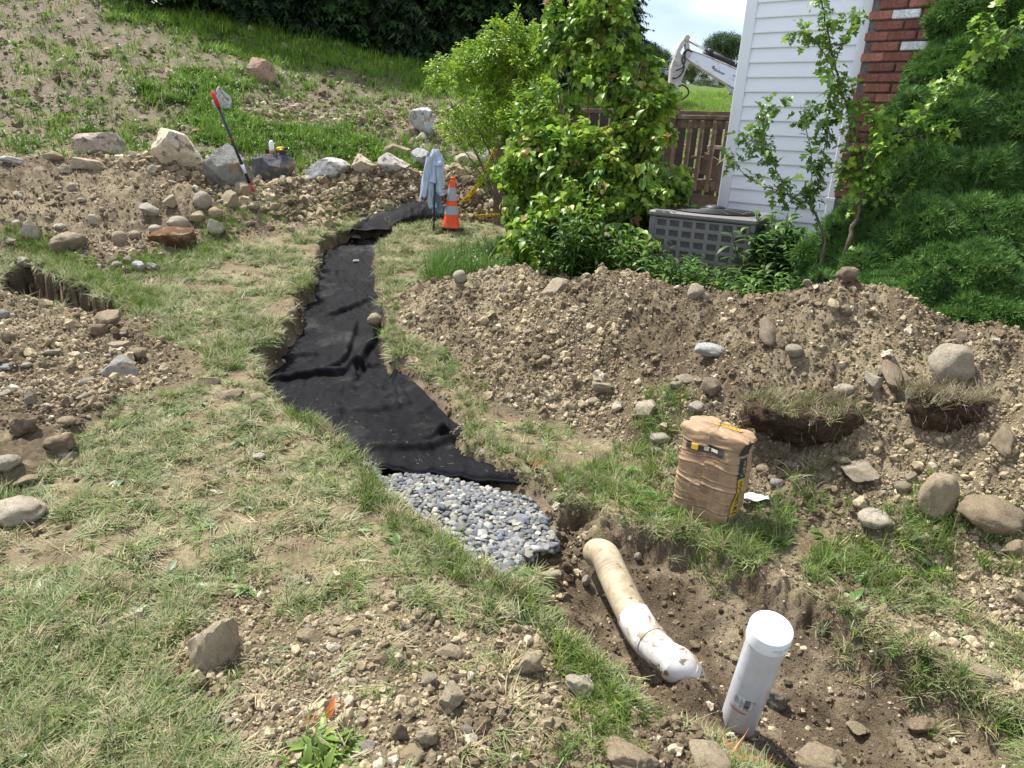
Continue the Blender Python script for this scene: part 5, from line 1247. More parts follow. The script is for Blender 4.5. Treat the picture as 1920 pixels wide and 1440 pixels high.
# ================================================================== GRASS
def blade(L, w, lean, curl, yaw, x0, y0, seg=3, z0=0.0):
    V = []; F = []; ang = lean; p = np.array([x0, y0, z0]); d = np.array([math.cos(yaw), math.sin(yaw)]); s = np.array([-d[1], d[0], 0])
    for i in range(seg+1):
        ww = w*(1 - (i/seg)**1.6)*.5 + .0002; V += [p - s*ww, p + s*ww]
        if i < seg:
            p = p + L/seg*np.array([d[0]*math.cos(ang), d[1]*math.cos(ang), math.sin(ang)]); ang -= curl/seg
    F = [(2*i, 2*i+1, 2*i+3, 2*i+2) for i in range(seg)]; return V, F
def tuft(seed, n, L, w, lean, curl, spread, yawspread=PI, seg=3, m=M_blade, wob=.3):
    R = np.random.RandomState(seed); b = MB()
    for _ in range(n):
        r = spread*math.sqrt(R.rand()); t = R.uniform(0, 2*PI); yw = R.uniform(-yawspread, yawspread)
        b.add(*blade(L*R.uniform(.55, 1.2), w*R.uniform(.7, 1.3), lean + R.normal(0, wob), curl*R.uniform(.4, 1.5), yw, r*math.cos(t), r*math.sin(t), seg))
    return mesh(b.V, b.F, m, True, 'tuft')
variants('flatgrass', [tuft(i, 18, .080, .0042, .28, .35, .035, .8 if i % 2 else PI, 3, wob=.22) for i in range(6)])
variants('uprightgrass', [tuft(20+i, 18, .065, .0030, 1.15, .9, .018, PI, 3) for i in range(5)])
variants('longgrass', [tuft(40+i, 16, .15, .0045, 1.15, 1.3, .03, PI, 5) for i in range(5)])
def broad(seed, n, L, w, lean, curl):
    R = np.random.RandomState(seed); b = MB()
    for _ in range(n):
        yw = R.uniform(0, 2*PI); l = L*R.uniform(.7, 1.2); d = np.array([math.cos(yw), math.sin(yw), 0]); s = np.array([-d[1], d[0], 0]); ang = lean*R.uniform(.5, 1.4); p = np.zeros(3); V = []; sg = 6
        for i in range(sg+1):
            u = i/sg; ww = w*l/L*math.sin(PI*min(max(u, .03), .985)**.8)*.5
            V += [p - s*ww + np.array([0, 0, ww*.35]), p.copy(), p + s*ww + np.array([0, 0, ww*.35])]
            p = p + l/sg*(d*math.cos(ang) + np.array([0, 0, math.sin(ang)])); ang -= curl/sg
        F = [(3*i+k, 3*i+k+1, 3*i+k+4, 3*i+k+3) for i in range(sg) for k in (0, 1)]; b.add(V, F)
    return mesh(b.V, b.F, M_leaf, True, 'broad')
variants('broadleaf', [broad(i, 5, .075, .022, .35, .8) for i in range(5)])
variants('weed', [broad(30+i, 16, .16, .024, 1.15, 1.4) for i in range(4)])
LG = [(.20, .255, .095), (.29, .305, .15), (.38, .35, .20), (.12, .17, .045), (.43, .38, .235), (.24, .285, .145), (.16, .215, .07), (.34, .30, .17)]
GR = [(.11, .19, .030), (.15, .24, .04), (.21, .29, .06), (.085, .145, .025)]
ORANGE = [(550,826,26),(590,1085,10),(880,690,18),(930,702,14),(1000,870,14),(600,1345,18),(1400,1340,20),(1425,1400,34),(1370,1410,26),(1460,1405,20),(1640,1085,10),(1290,1420,12),(490,1400,20)]
ORW = [(onG(a, b)[:2], r*1.3*depth(onG(a, b))/FPX) for a, b, r in ORANGE]
def orange(x, y, T, pr=.25):
    for c, r in ORW:
        k = (np.hypot(x-c[0], y-c[1]) < r*(.4+.6*RS.rand(len(x)))) & (RS.rand(len(x)) < pr); T[k] = np.array([.62, .17, .04])*RS.uniform(.7, 1.1, (k.sum(), 1))
    return T
def lawnw(x, y, full, soft=.02):
    z, p, c, dt, dp, dg, dh = full
    n2 = fbm(x, y, 6, 4, 83); n1 = fbm(x, y, 1.7, 3, 301)
    bare = np.maximum.reduce([bareblob(x, y, n2), sstep(.07, -.05, sdf(x, y, DIRTLOW)+n2*.16), sstep(.05, -.06, sdf(x, y, CRUMBS)+n2*.12)])
    strip = sdf(x, y, STRIP) < 0
    w = (p < .02)*(c < .018)*(1-.95*bare)*(dg > .01)*(y < 9.6 + .0*x)
    w = w*np.clip(.62 + n2*1.3 + n1*.7, .10, 1)
    return np.where(strip & (c < .03), 1.0, w), strip, n1, n2
def grass(name, key, n, y0, y1, s0, s1, cols, wmul, label, p=2.0, r0=-.72, r1=.76, tilt=.25, jit=.2):
    x, y = cand(n, y0, y1, r0, r1, p); full = H(x, y, full=True); w, strip, a, b_ = lawnw(x, y, full); w = wmul(x, y, w, strip, a, b_)
    k = RS.rand(n) < w; x, y, z = x[k], y[k], full[0][k]; m = len(x)
    rot = np.stack([RS.normal(0, tilt, m), RS.normal(0, tilt, m), 2.4*fbm(x, y, 1.5, 2, 77) + RS.uniform(-1.6, 1.6, m) + PI*(RS.rand(m) > .5)], 1)
    T = orange(x, y, tints(m, cols, jit)); s = RS.uniform(s0, s1, m)
    o = scatter(name, key, np.stack([x, y, z], 1), rot, s, T); tag(o, label, None, None, 'stuff'); o['category'] = 'grass'; return o
grass('flattened_grass', 'flatgrass', 60000, .7, 4.2, .5, 1.0, LG, lambda x, y, w, s, a, b: w, 'trampled grey-green grass flattened on the near lawn')
grass('flattened_grass', 'flatgrass', 60000, 4.0, 10.2, .8, 1.5, LG, lambda x, y, w, s, a, b: w, 'flattened dry grass of the lawn strip along the trench', p=1)
grass('green_grass', 'uprightgrass', 20000, .7, 4.2, .35, .8, GR + LG[:2], lambda x, y, w, s, a, b: w*sstep(.0, .4, a+b*.6)*.75 + .10*w, 'short green grass tufts in the near lawn', tilt=.3)
grass('green_grass', 'uprightgrass', 30000, 4.0, 10.2, .6, 1.4, GR + LG[:2], lambda x, y, w, s, a, b: np.where(s, 1.0, w*sstep(-.1, .35, a+b*.6)*.6), 'green grass tufts along the far lawn strip', p=1, tilt=.3)
grass('broadleaf_weeds', 'broadleaf', 3200, .7, 4.5, .5, 1.1, [(.20, .27, .13), (.26, .31, .19), (.13, .22, .06)], lambda x, y, w, s, a, b: w*.30, 'flat plantain leaves among the lawn grass', tilt=.15)
# grass hanging over the trench lips and round the bag
def lip(name, key, n, poly_pts, spread, s0, s1, cols, label, dz=0.0, tilt=.35):
    P = spline(np.c_[polyG(poly_pts), np.zeros(len(poly_pts))], 200)[:, :2]; i = RS.randint(0, 200, n)
    x = P[i, 0] + RS.normal(0, spread, n); y = P[i, 1] + RS.normal(0, spread, n); z = H(x, y)
    T = orange(x, y, tints(n, cols, .2)); rot = np.stack([RS.normal(0, tilt, n), RS.normal(0, tilt, n), RS.uniform(0, 6.28, n)], 1)
    o = scatter(name, key, np.stack([x, y, z], 1), rot, RS.uniform(s0, s1, n), T); tag(o, label, None, None, 'stuff'); o['category'] = 'grass'
lip('lip_grass', 'longgrass', 260, [(1090,910),(1130,890),(1180,860),(1240,830),(1230,900),(1150,930),(1240,960)], .05, .4, .8, GR+LG[:3], 'longer green grass left of the concrete bag')
lip('lip_grass', 'longgrass', 170, [(1250,975),(1330,1015),(1400,1030),(1450,990),(1500,960),(1440,1000),(1400,1045)], .05, .4, .75, GR+LG[:4], 'longer green grass under the concrete bag')
lip('lip_grass', 'longgrass', 220, [(1560,1075),(1600,1055),(1680,1090),(1750,1060),(1700,1040),(1850,1090),(1910,1120),(1600,1050)], .07, .4, .85, GR+LG[:2], 'green grass on the far side of the dug trench')
lip('lip_grass', 'uprightgrass', 280, [(560,790),(600,800),(640,835),(690,895),(720,960),(790,1020),(850,1062),(910,1095),(990,1130),(1060,1200),(1140,1260)], .035, .7, 1.5, GR+LG, 'grass along the left lip of the trench')
lip('lip_grass', 'uprightgrass', 380, [(745,440),(722,480),(732,560),(740,640),(830,690),(895,765),(915,830),(1000,860),(1090,920)], .05, .6, 1.2, LG+GR[:2], 'dry grass along the right lip of the trench')
lip('lip_grass', 'uprightgrass', 90, [(1560,1120),(1620,1170),(1700,1210),(1770,1250),(1850,1300),(1910,1330)], .03, .8, 1.5, LG+GR[:1], 'grass hanging over the right trench wall')
lip('lip_grass', 'longgrass', 60, [(1070,1250),(1120,1290),(1160,1330),(1140,1380),(1080,1400)], .05, .3, .7, GR, 'green tufts left of the buried elbow')
lip('lip_grass', 'longgrass', 120, [(1340,1345),(1380,1390),(1430,1400),(1470,1420)], .03, .3, .6, GR+LG, 'tufts around the foot of the capped pipe')
lip('lip_grass', 'broadleaf', 60, [(590,1400),(620,1420),(570,1430)], .04, .5, .9, GR, 'small leafy weed at the bottom left')
lip('lip_grass', 'broadleaf', 60, [(1110,890),(1180,900),(1240,960),(1480,1020),(1640,1100),(1760,1080)], .06, .6, 1.3, [(.10, .22, .04), (.2, .3, .12)], 'broad weed leaves along the trench rim')

lip('lip_grass', 'uprightgrass', 700, [(30,462),(90,478),(150,508),(200,530),(250,560),(280,585)], .07, .7, 1.4, GR, 'bright green turf strip above the dark hollow')
lip('lip_grass', 'longgrass', 130, [(60,470),(120,495),(170,520),(225,545),(265,572)], .05, .4, .7, GR, 'long grass hanging over the dark hollow')
lip('lip_grass', 'uprightgrass', 500, [(250,520),(310,500),(380,470),(430,440),(350,490)], .15, .7, 1.3, GR, 'brighter green grass where the lawn meets the bank')
lip('lip_grass', 'uprightgrass', 500, [(460,430),(540,418),(620,408),(690,400)], .2, .6, 1.2, GR+LG[:2], 'green grass below the soil bank')
# sod clumps
def sod(px, py, w, h, label, thick, gcols, dry=.5, name='sod_clump', lift=.045):
    g_ = onH(px, py + h*.35); d = depth(g_); sx = w*d/FPX; sz = thick; V, F = IC[4]; V = V.copy()
    sd = int(px)
    V *= (1 + .28*fbm3(V, 1.6, 3, sd) + .26*fbm3(V, 4, 3, sd+3) + .16*fbm3(V, 12, 3, sd+4))[:, None]
    V[:, 2] = np.clip(V[:, 2], -.9, .62 + .06*fbm(V[:, 0], V[:, 1], 3, 2, sd)); V *= np.array([sx/2, sx*.30, sz])
    c = g_ + np.array([0, .08, sz*.4 + lift]); o = empty(name, c); tag(o, label, 'sod'); link('soil', mesh(V, F.copy(), M_root, True, 'soil'), o)
    k = V[:, 2] > sz*.3; T = V[k]; n = 85; i = RS.randint(0, len(T), n)
    P = T[i] + RS.normal(0, .01, (n, 3)); rot = np.stack([RS.normal(.5, .5, n), RS.normal(0, .5, n), RS.uniform(0, 6.28, n)], 1)
    q_ = scatter('grass', 'uprightgrass', P, rot, RS.uniform(.6, 1.4, n), tints(n, gcols), parent=o); q_['kind'] = 'stuff'
    b = MB()
    for _ in range(60):
        j = RS.randint(len(V)); p = V[j]
        if p[1] > 0: continue
        q2 = p + np.array([RS.normal(0, .012), -RS.uniform(.002, .015), -RS.uniform(.015, .05)]); b.tube([p, (p+q2)/2 + np.array([0, -.006, 0]), q2], .0009, 3, False)
    b.build('roots', mat('pale_root', (.28, .22, .15)), o)
    return o
sod(1510, 800, 215, 95, 'overturned brown sod clump with dark hollow beneath, right of the bag', .12, [(.24,.2,.12),(.33,.29,.18),(.2,.22,.09)])
sod(1785, 785, 140, 85, 'root-matted sod clump with dry grass, under the big round stone', .10, [(.24,.2,.12),(.3,.26,.16)])
sod(1795, 592, 120, 34, 'grassy piece of sod on the far right crest of the pile', .05, LG+[(.3, .33, .12)])

# hillside weeds and field
def hillscatter(name, key, n, s0, s1, cols, label, wf, y1=34, r0=-.75, r1=.85, p=1, tilt=.15):
    x, y = cand(n, 10.4, y1, r0, r1, p); z = H(x, y); w = wf(x, y); k = RS.rand(n) < w; x, y, z = x[k], y[k], z[k]; m = len(x)
    rot = np.stack([RS.normal(0, tilt, m), RS.normal(0, tilt, m), RS.uniform(0, 6.28, m)], 1)
    o = scatter(name, key, np.stack([x, y, z], 1), rot, RS.uniform(s0, s1, m), tints(m, cols, .2)); tag(o, label, None, None, 'stuff'); o['category'] = 'weeds'
HG = [(.11, .21, .022), (.15, .27, .03), (.19, .31, .04), (.085, .16, .02)]
variants('hilltuft', [tuft(60+i, 12, .22, .012, 1.2, .9, .12, PI, 3) for i in range(4)])
def isup(x, y): yl = np.interp(x, HG_LINE[:, 0], HG_LINE[:, 1]); return sstep(-1.0, 1.5, y - yl)
hillscatter('hill_weeds', 'weed', 36000, .35, .95, [(.08, .155, .02), (.11, .20, .028), (.15, .26, .035), (.06, .12, .018)], 'green weeds growing in patches on the bare hillside', lambda x, y: (sstep(.3, .9, hillgreen(x, y))*.8 + .06)*(1-isup(x, y)), y1=24, r0=-.72, r1=.3)
hillscatter('hill_weeds', 'hilltuft', 26000, .6, 1.3, HG, 'grass tufts growing in patches on the hillside', lambda x, y: (sstep(.2, .7, hillgreen(x, y))*.35 + .10)*(1-.5*isup(x, y)), y1=26, r0=-.72, r1=.3)
hillscatter('field_grass', 'hilltuft', 46000, .6, 1.25, [(.14, .26, .025), (.18, .31, .035), (.24, .37, .05)], 'bright green grass of the sloping field', lambda x, y: isup(x, y)*sstep(.1, .6, hillgreen(x, y)), y1=44, r0=-.7, r1=.5)

# undergrowth by the house (stuff) ------------------------------------------------
def lance(seed, n, hgt, L, w):
    """upright stem with lance-shaped leaves"""
    R = np.random.RandomState(seed); b = MB(); lean = R.normal(0, .12, 2)
    st = [np.array([lean[0]*t*hgt, lean[1]*t*hgt, t*hgt]) for t in np.linspace(0, 1, 6)]; b.tube(st, [.004, .0035, .003, .0025, .002, .001], 4, False)
    for i in range(n):
        t = .15 + .85*i/n; p = np.array([lean[0]*t*hgt, lean[1]*t*hgt, t*hgt]); yw = i*2.4 + R.uniform(-.4, .4); d = np.array([math.cos(yw), math.sin(yw), 0]); s = np.array([-d[1], d[0], 0])
        l = L*R.uniform(.7, 1.2)*(1-.35*t); ang = R.uniform(.3, .9); V = []; sg = 4
        for k in range(sg+1):
            u = k/sg; ww = w*math.sin(PI*min(max(u, .04), .97))*.5; V += [p - s*ww, p + s*ww - np.array([0, 0, .0]), ]
            p = p + l/sg*(d*math.cos(ang) + np.array([0, 0, math.sin(ang)])); ang -= .35
        b.add(V, [(2*k, 2*k+1, 2*k+3, 2*k+2) for k in range(sg)])
    return mesh(b.V, b.F, M_leaf, True, 'lance')
variants('lanceweed', [lance(i, 20, .42, .12, .019) for i in range(5)])
variants('tallgrass', [tuft(80+i, 22, .42, .008, 1.3, .9, .05, PI, 5) for i in range(4)])
UG = [(.06, .13, .022), (.085, .17, .03), (.12, .22, .04), (.045, .10, .02)]
def under(name, key, n, polypix, dz, s0, s1, cols, label, dY=0.0):
    P = np.array([atY(a, b, Yv)[:2] for a, b, Yv in polypix]); mn_, mx_ = P.min(0), P.max(0); q_ = RS.uniform(mn_, mx_, (n*4, 2)); q_ = q_[sdf(q_[:, 0], q_[:, 1], P) < 0][:n]; x, y = q_.T; m = len(x)
    z = H(x, y); rot = np.stack([RS.normal(0, .12, m), RS.normal(0, .12, m), RS.uniform(0, 6.28, m)], 1)
    o = scatter(name, key, np.stack([x, y, z], 1), rot, RS.uniform(s0, s1, m), tints(m, cols, .2)); tag(o, label, None, None, 'stuff'); o['category'] = 'undergrowth'
under('tall_grass', 'tallgrass', 420, [(800,500,6.3),(850,540,5.9),(1000,540,5.6),(1050,450,6.8),(950,430,7.6),(880,450,7.4),(830,460,7.2)], 0, .4, .8, UG+GR[:2], 'tall green grass and weeds at the foot of the shrubs')
under('tall_weeds', 'lanceweed', 160, [(850,520,6.2),(960,540,5.8),(1050,520,5.8),(1040,430,7.5),(930,440,7.4),(870,460,7.2)], 0, .4, .8, UG, 'leafy weeds between the lawn and the shrubs')
under('tall_weeds', 'lanceweed', 520, [(1020,540,5.35),(1240,540,4.85),(1440,560,4.35),(1560,540,4.15),(1600,500,4.6),(1500,430,5.4),(1440,460,5.2),(1280,470,5.2),(1100,450,6.0)], 0, .8, 1.45, UG+[(.11, .23, .035)], 'lance-leaved weeds in front of the air conditioner')
under('tall_weeds', 'lanceweed', 110, [(1450,430,5.1),(1520,430,4.9),(1500,400,5.3),(1445,405,5.4)], 0, 1.5, 2.1, UG, 'tall weed stems against the siding')

# ================================================================== LEAFY SHRUBS AND SAPLINGS
def leafmesh(shape, m):
    pts = {'heart': [(0, 0), (.10, .22), (.30, .36), (.52, .34), (.75, .20), (1, 0)], 'lance': [(0, 0), (.2, .13), (.5, .18), (.75, .13), (.9, .06), (1, 0)],
           'lobed': [(0, 0), (.06, .22), (.18, .42), (.30, .40), (.38, .16), (.52, .34), (.66, .36), (.70, .14), (.85, .12), (1, 0)]}[shape]
    V = []; n = len(pts)
    for x, w in pts: z_ = -.28*x*x; V += [(x, -w, z_ + w*.28), (x, 0, z_), (x, w, z_ + w*.28)]
    return mesh(V, [(3*i+k, 3*i+k+1, 3*i+k+4, 3*i+k+3) for i in range(n-1) for k in (0, 1)], m, True, 'leaf')
def sprig(shape, n, L, seed, droop=.3, spread=.6):
    """short twig with n leaves, unit-ish size"""
    R = np.random.RandomState(seed); b = MB(); lm = leafmesh(shape, None); LV = np.array([v.co[:] for v in lm.vertices]); LF = [tuple(p.vertices) for p in lm.polygons]
    for i in range(n):
        t = (i+.5)/n; p = np.array([t*spread*L*1.7, R.normal(0, .02), R.normal(0, .02)]); yw = (1 if i % 2 else -1)*R.uniform(.5, 1.3); pt = R.uniform(-.3, .5) + droop
        Rm = rotz(yw) @ np.array([[math.cos(pt), 0, math.sin(pt)], [0, 1, 0], [-math.sin(pt), 0, math.cos(pt)]]) @ np.array([[1, 0, 0], [0, math.cos(q_ := R.uniform(-.6, .6)), -math.sin(q_)], [0, math.sin(q_), math.cos(q_)]])
        b.add((LV*L*R.uniform(.7, 1.15)) @ Rm.T + p, LF)
    b.tube([np.zeros(3), np.array([spread*L*1.7, 0, 0])], .0018, 3, False)
    return mesh(b.V, b.F, M_leaf, True, 'sprig')
variants('heartsprig', [sprig('heart', 7, .062, i, .55) for i in range(6)])
variants('lancesprig', [sprig('lance', 9, .05, 20+i, .1, .9) for i in range(6)])
variants('lobesprig', [sprig('lobed', 5, .06, 40+i, .3, .8) for i in range(6)])
def ell(spec):
    out = []
    for px, py, D, rx, ry in spec: c = atD(px, py, D); out.append((c, rx*D/FPX, ry*D/FPX))
    return out
def crown_points(E, n, hollow=.55, R=RS):
    vol = np.array([a*b*a for c, a, b in E]); k = R.choice(len(E), n, p=vol/vol.sum()); d = R.normal(size=(n, 3)); d /= np.linalg.norm(d, axis=1)[:, None]
    r = (hollow**3 + R.rand(n)*(1-hollow**3))**(1/3); C = np.array([E[i][0] for i in k]); S = np.array([[E[i][1], E[i][1], E[i][2]] for i in k])
    P = C + d*S*r[:, None]; lump = fbm3(P, 3.2, 3, 400); keep = lump > -.13; return P[keep], d[keep], lump[keep]
HC = [(.15, .26, .03), (.23, .37, .042), (.085, .17, .022), (.33, .45, .06), (.18, .31, .035)]
TIPC = [(.42, .30, .12), (.36, .36, .09)]
def orient(d, R=RS, j=.6):
    yaw = np.arctan2(d[:, 1], d[:, 0]) + R.normal(0, j, len(d)); pitch = -np.arcsin(np.clip(d[:, 2], -1, 1))*.7 + R.normal(0, j*.6, len(d)); return np.stack([R.normal(0, .4, len(d)), pitch, yaw], 1)
# main shrub
E1 = ell([(1110,440,5.9,150,95),(1150,330,5.9,135,100),(1050,330,6.0,95,95),(1190,240,6.0,80,85),(1130,200,6.0,70,85),(1125,90,6.0,62,90),(1130,-20,6.0,50,80),(1205,350,5.8,80,95),(1235,440,5.7,50,50),(1080,130,6.1,45,60),(1185,150,6.0,50,60),(1215,200,6.0,45,45),(1000,430,6.0,60,70),(1240,300,5.8,45,60),(1020,250,6.0,60,80),(1050,60,6.1,40,60),(1260,420,5.7,45,50),(980,340,6.0,50,60)])
sb = atY(1110, 560, 5.75); sb[2] = float(H(sb[0], sb[1])[0]); shrub = empty('leafy_shrub', sb); tag(shrub, 'big leafy shrub with drooping heart-shaped leaves and reddish tips, left of the air conditioner', 'shrub')
P, d, lump = crown_points(E1, 8200, .3)
T = tints(len(P), HC, .2); red = RS.rand(len(P)) < .035; T[red] = tints(red.sum(), TIPC)
o = scatter('foliage', 'heartsprig', P - sb, orient(d), RS.uniform(.7, 1.15, len(P)), T, parent=shrub); o['kind'] = 'stuff'
lh = leafmesh('heart', M_leafo)
P, d, lump = crown_points(E1, 2600, .93); f = (P - CAM) @ np.array([0, 1, 0]); ok = d[:, 1] < -.25; P, d = P[ok][:300], d[ok][:300]
for i in range(len(P)):
    r = orient(d[i:i+1], RS, .8)[0]; o = link('leaf', lh, shrub, P[i] + d[i]*.05 - sb, (r[0], r[1]+.5, r[2]), RS.uniform(.05, .085)); c = tints(1, HC + [(.2, .3, .04)] + ([TIPC[0]] if i % 9 == 0 else []), .2)[0]; o.color = (*c, 1)
def stems(parent, base, E, n, r0, mt=M_bark, name='stem', R=RS):
    for i in range(n):
        c, a, b_ = E[R.randint(len(E))]; tip = c + R.normal(0, .35, 3)*np.array([a, a, b_]); s = base + np.array([R.normal(0, .08), R.normal(0, .06), -.03]); mid = (s*.55 + tip*.45) + np.array([R.normal(0, .06), R.normal(0, .06), .12])
        P = spline([s, mid, tip], 14) - base; b = MB(); b.tube(P, np.linspace(r0, r0*.25, 14), 6, False); b.build(name, mt, parent, True)
stems(shrub, sb, E1, 16, .016)
# light arching shrub
E2 = ell([(890,225,6.9,72,48),(850,175,6.9,48,50),(930,300,6.9,38,50),(970,260,6.8,55,70),(970,170,6.9,45,75),(985,70,6.9,32,60),(990,380,6.7,36,60),(832,125,7.0,30,30),(930,190,6.9,45,40),(1010,120,6.9,35,55),(900,120,6.9,50,40),(940,90,6.9,40,45),(1000,220,6.8,50,70),(825,190,6.9,35,40)])
sb2 = atY(985, 520, 6.6); sb2[2] = float(H(sb2[0], sb2[1])[0]); shrub2 = empty('arching_shrub', sb2); tag(shrub2, 'loose yellow-green arching shrub with small leaves, right of the traffic cone', 'shrub')
P, d, lump = crown_points(E2, 5600, .1)
YC = [(.22, .35, .03), (.28, .43, .04), (.15, .26, .03), (.35, .48, .06)]
o = scatter('foliage', 'lancesprig', P - sb2, orient(d), RS.uniform(.55, 1.0, len(P)), tints(len(P), YC, .2), parent=shrub2); o['kind'] = 'stuff'
stems(shrub2, sb2, E2, 13, .011)
# saplings
def sapling(name, label, base_px, paths, leafn, cols, seed):
    R = np.random.RandomState(seed); bp_ = atD(*base_px); zz_ = float(H(bp_[0], bp_[1])[0]); root = empty(name, (bp_[0], bp_[1], zz_)); tag(root, label, 'sapling'); rb = np.array([bp_[0], bp_[1], zz_])
    LP = []; LD = []
    for k, (pts, r0, r1, dens, nm) in enumerate(paths):
        dens = dens*1.35 if dens > 10 else dens
        Q = np.array([atD(a, b, c) for a, b, c in pts]); 
        if k == 0: Q = np.concatenate([[rb - [0, 0, .04]], Q])
        n = max(10, len(Q)*7); S = spline(Q, n); S[1:-1] += R.normal(0, .0035, (n-2, 3)); b = MB(); b.tube(S - rb, np.linspace(r0, r1, n), 7); b.build(nm, M_bark, root, True)
        L = np.linalg.norm(np.diff(S, axis=0), axis=1).sum(); m = int(L*dens)
        for _ in range(m):
            i = R.randint(0, n-1); LP.append(S[i] + R.normal(0, .018, 3)); q = R.normal(size=3); q[2] += .1; LD.append(q/np.linalg.norm(q))
    LP = np.array(LP); LD = np.array(LD); ml = leafmesh('lobed', M_leafo); idx = R.permutation(len(LP))
    for i in idx[:min(leafn, len(idx))]:
        r = orient(LD[i:i+1], R, .7)[0]; o = link('leaf', ml, root, LP[i] + LD[i]*R.uniform(.0, .07) - rb, tuple(r), R.uniform(.045, .085)); c = tints(1, cols, .2)[0]; o.color = (*c, 1)
    rs_ = idx[leafn:]
    if len(rs_): o = scatter('foliage', 'lobesprig', LP[rs_] + LD[rs_]*.01 - rb, orient(LD[rs_], R, .8), R.uniform(.45, .85, len(rs_)), tints(len(rs_), cols, .2), parent=root); o['kind'] = 'stuff'
SC1 = [(.15, .27, .035), (.20, .34, .045), (.10, .19, .03), (.26, .40, .05)]
sapling('lobed_leaf_sapling', 'tall lobed-leaf sapling whose stems cross the brick chimney and the dark evergreen', (1565,530,4.35),
 [([(1585,470,4.33),(1605,410,4.3),(1622,350,4.3)], .015, .011, 6, 'trunk'), ([(1622,350,4.3),(1610,270,4.3),(1585,190,4.3),(1565,120,4.3),(1550,50,4.3),(1535,-20,4.3),(1530,-60,4.3)], .008, .004, 66, 'branch'),
  ([(1622,350,4.3),(1660,275,4.25),(1720,220,4.2),(1790,150,4.15),(1870,85,4.1),(1940,20,4.1)], .008, .004, 62, 'branch'), ([(1660,275,4.25),(1720,255,4.2),(1770,245,4.2),(1815,240,4.15)], .005, .002, 40, 'branch'),
  ([(1622,350,4.3),(1680,372,4.25),(1730,372,4.2)], .004, .002, 40, 'branch'), ([(1585,190,4.3),(1540,90,4.3),(1500,60,4.3),(1480,78,4.3)], .004, .002, 40, 'branch'), ([(1622,350,4.3),(1640,300,4.2),(1650,255,4.2),(1630,210,4.2)], .005, .002, 110, 'branch'), ([(1622,350,4.3),(1580,330,4.35),(1600,290,4.3),(1650,300,4.3)], .004, .002, 110, 'branch'),
  ([(1565,120,4.3),(1590,60,4.25),(1620,20,4.25)], .004, .002, 46, 'branch'), ([(1790,150,4.15),(1840,100,4.1),(1850,40,4.1),(1900,-10,4.1)], .004, .002, 44, 'branch')], 230, SC1, 61)
sapling('thin_sapling', 'thin young sapling in front of the white siding, left of the taller one', (1532,530,4.45),
 [([(1543,480,4.45),(1540,430,4.45),(1517,380,4.45)], .010, .007, 6, 'trunk'), ([(1517,380,4.45),(1485,370,4.45),(1460,330,4.45),(1440,290,4.45),(1425,240,4.45),(1440,215,4.45),(1455,195,4.45)], .005, .002, 70, 'branch'),
  ([(1485,370,4.45),(1440,350,4.45),(1400,330,4.45),(1375,300,4.45),(1362,292,4.45)], .003, .0015, 40, 'branch'), ([(1517,380,4.45),(1522,320,4.45),(1518,270,4.45),(1508,220,4.45),(1510,200,4.45)], .004, .002, 45, 'branch'),
  ([(1517,380,4.45),(1535,345,4.4),(1545,290,4.4),(1555,230,4.4),(1550,200,4.4),(1570,150,4.4)], .005, .002, 65, 'branch'), ([(1440,290,4.45),(1405,260,4.45),(1385,245,4.45)], .003, .0015, 40, 'branch')], 120, [(.11, .20, .04), (.15, .26, .05), (.08, .15, .03)], 62)

# big mounded evergreen ----------------------------------------------------------
def needlespray(seed, n=24, L=.040):
    R = np.random.RandomState(seed); b = MB()
    for _ in range(n):
        d = R.normal(size=3); d[2] = abs(d[2]) + .35; d /= np.linalg.norm(d); l = L*R.uniform(.6, 1.2); s = np.cross(d, R.normal(size=3)); s /= np.linalg.norm(s); w = .0021
        p0 = d*.004; b.add([p0 - s*w, p0 + s*w, d*l + s*w*.3, d*l - s*w*.3], [(0, 1, 2, 3)])
    return mesh(b.V, b.F, M_needle, False, 'needles')
variants('needles', [needlespray(i) for i in range(5)])
eb = atD(1790, 620, 4.6); ebz = float(G(eb[0], eb[1])); evg = empty('mounded_evergreen', (eb[0], eb[1], ebz)); ebv = np.array([eb[0], eb[1], ebz]); tag(evg, 'large dark green mounded evergreen covering the right side of the chimney', 'evergreen')
lumps = [(1640,420,4.6,75,62),(1560,560,4.45,70,60),(1600,470,4.55,60,45),(1680,560,4.2,95,55),(1790,520,4.1,105,62),(1880,440,4.15,85,70),(1760,430,4.3,100,62),(1850,340,4.35,90,62),(1740,340,4.45,90,65),(1670,350,4.6,60,55),
         (1800,240,4.5,90,62),(1900,240,4.4,80,70),(1720,230,4.65,62,60),(1850,140,4.55,90,62),(1760,150,4.7,60,60),(1920,120,4.5,70,70),(1830,50,4.65,80,62),(1900,20,4.55,80,70),(1790,20,4.8,50,60),(1900,560,3.95,90,60),(1980,480,4.1,90,90),(2000,320,4.2,90,90),(2000,150,4.4,90,90),
         (1850,-60,4.7,90,62),(1940,-70,4.6,90,62),(1620,520,4.4,60,50),(1960,600,3.9,80,60),(1550,490,4.7,50,50),(1690,480,4.35,60,45),(1840,590,3.95,90,50),(1720,600,4.1,90,45),(1900,-150,4.8,100,80)]
PP = []; DDn = []; R = np.random.RandomState(5)
sub = []
for px, py, D, rx, ry in lumps:
    c = atD(px, py, D); sub.append((c, rx*D/FPX*.92, ry*D/FPX*.95))
    for _ in range(9):
        q_ = R.normal(size=3); q_ /= np.linalg.norm(q_); q_[1] = -abs(q_[1]); sub.append((c + q_*np.array([rx, rx, ry])*D/FPX*.78, rx*D/FPX*R.uniform(.26, .46), ry*D/FPX*R.uniform(.30, .5)))
Vc, Fc = IC[3]; core = MB()
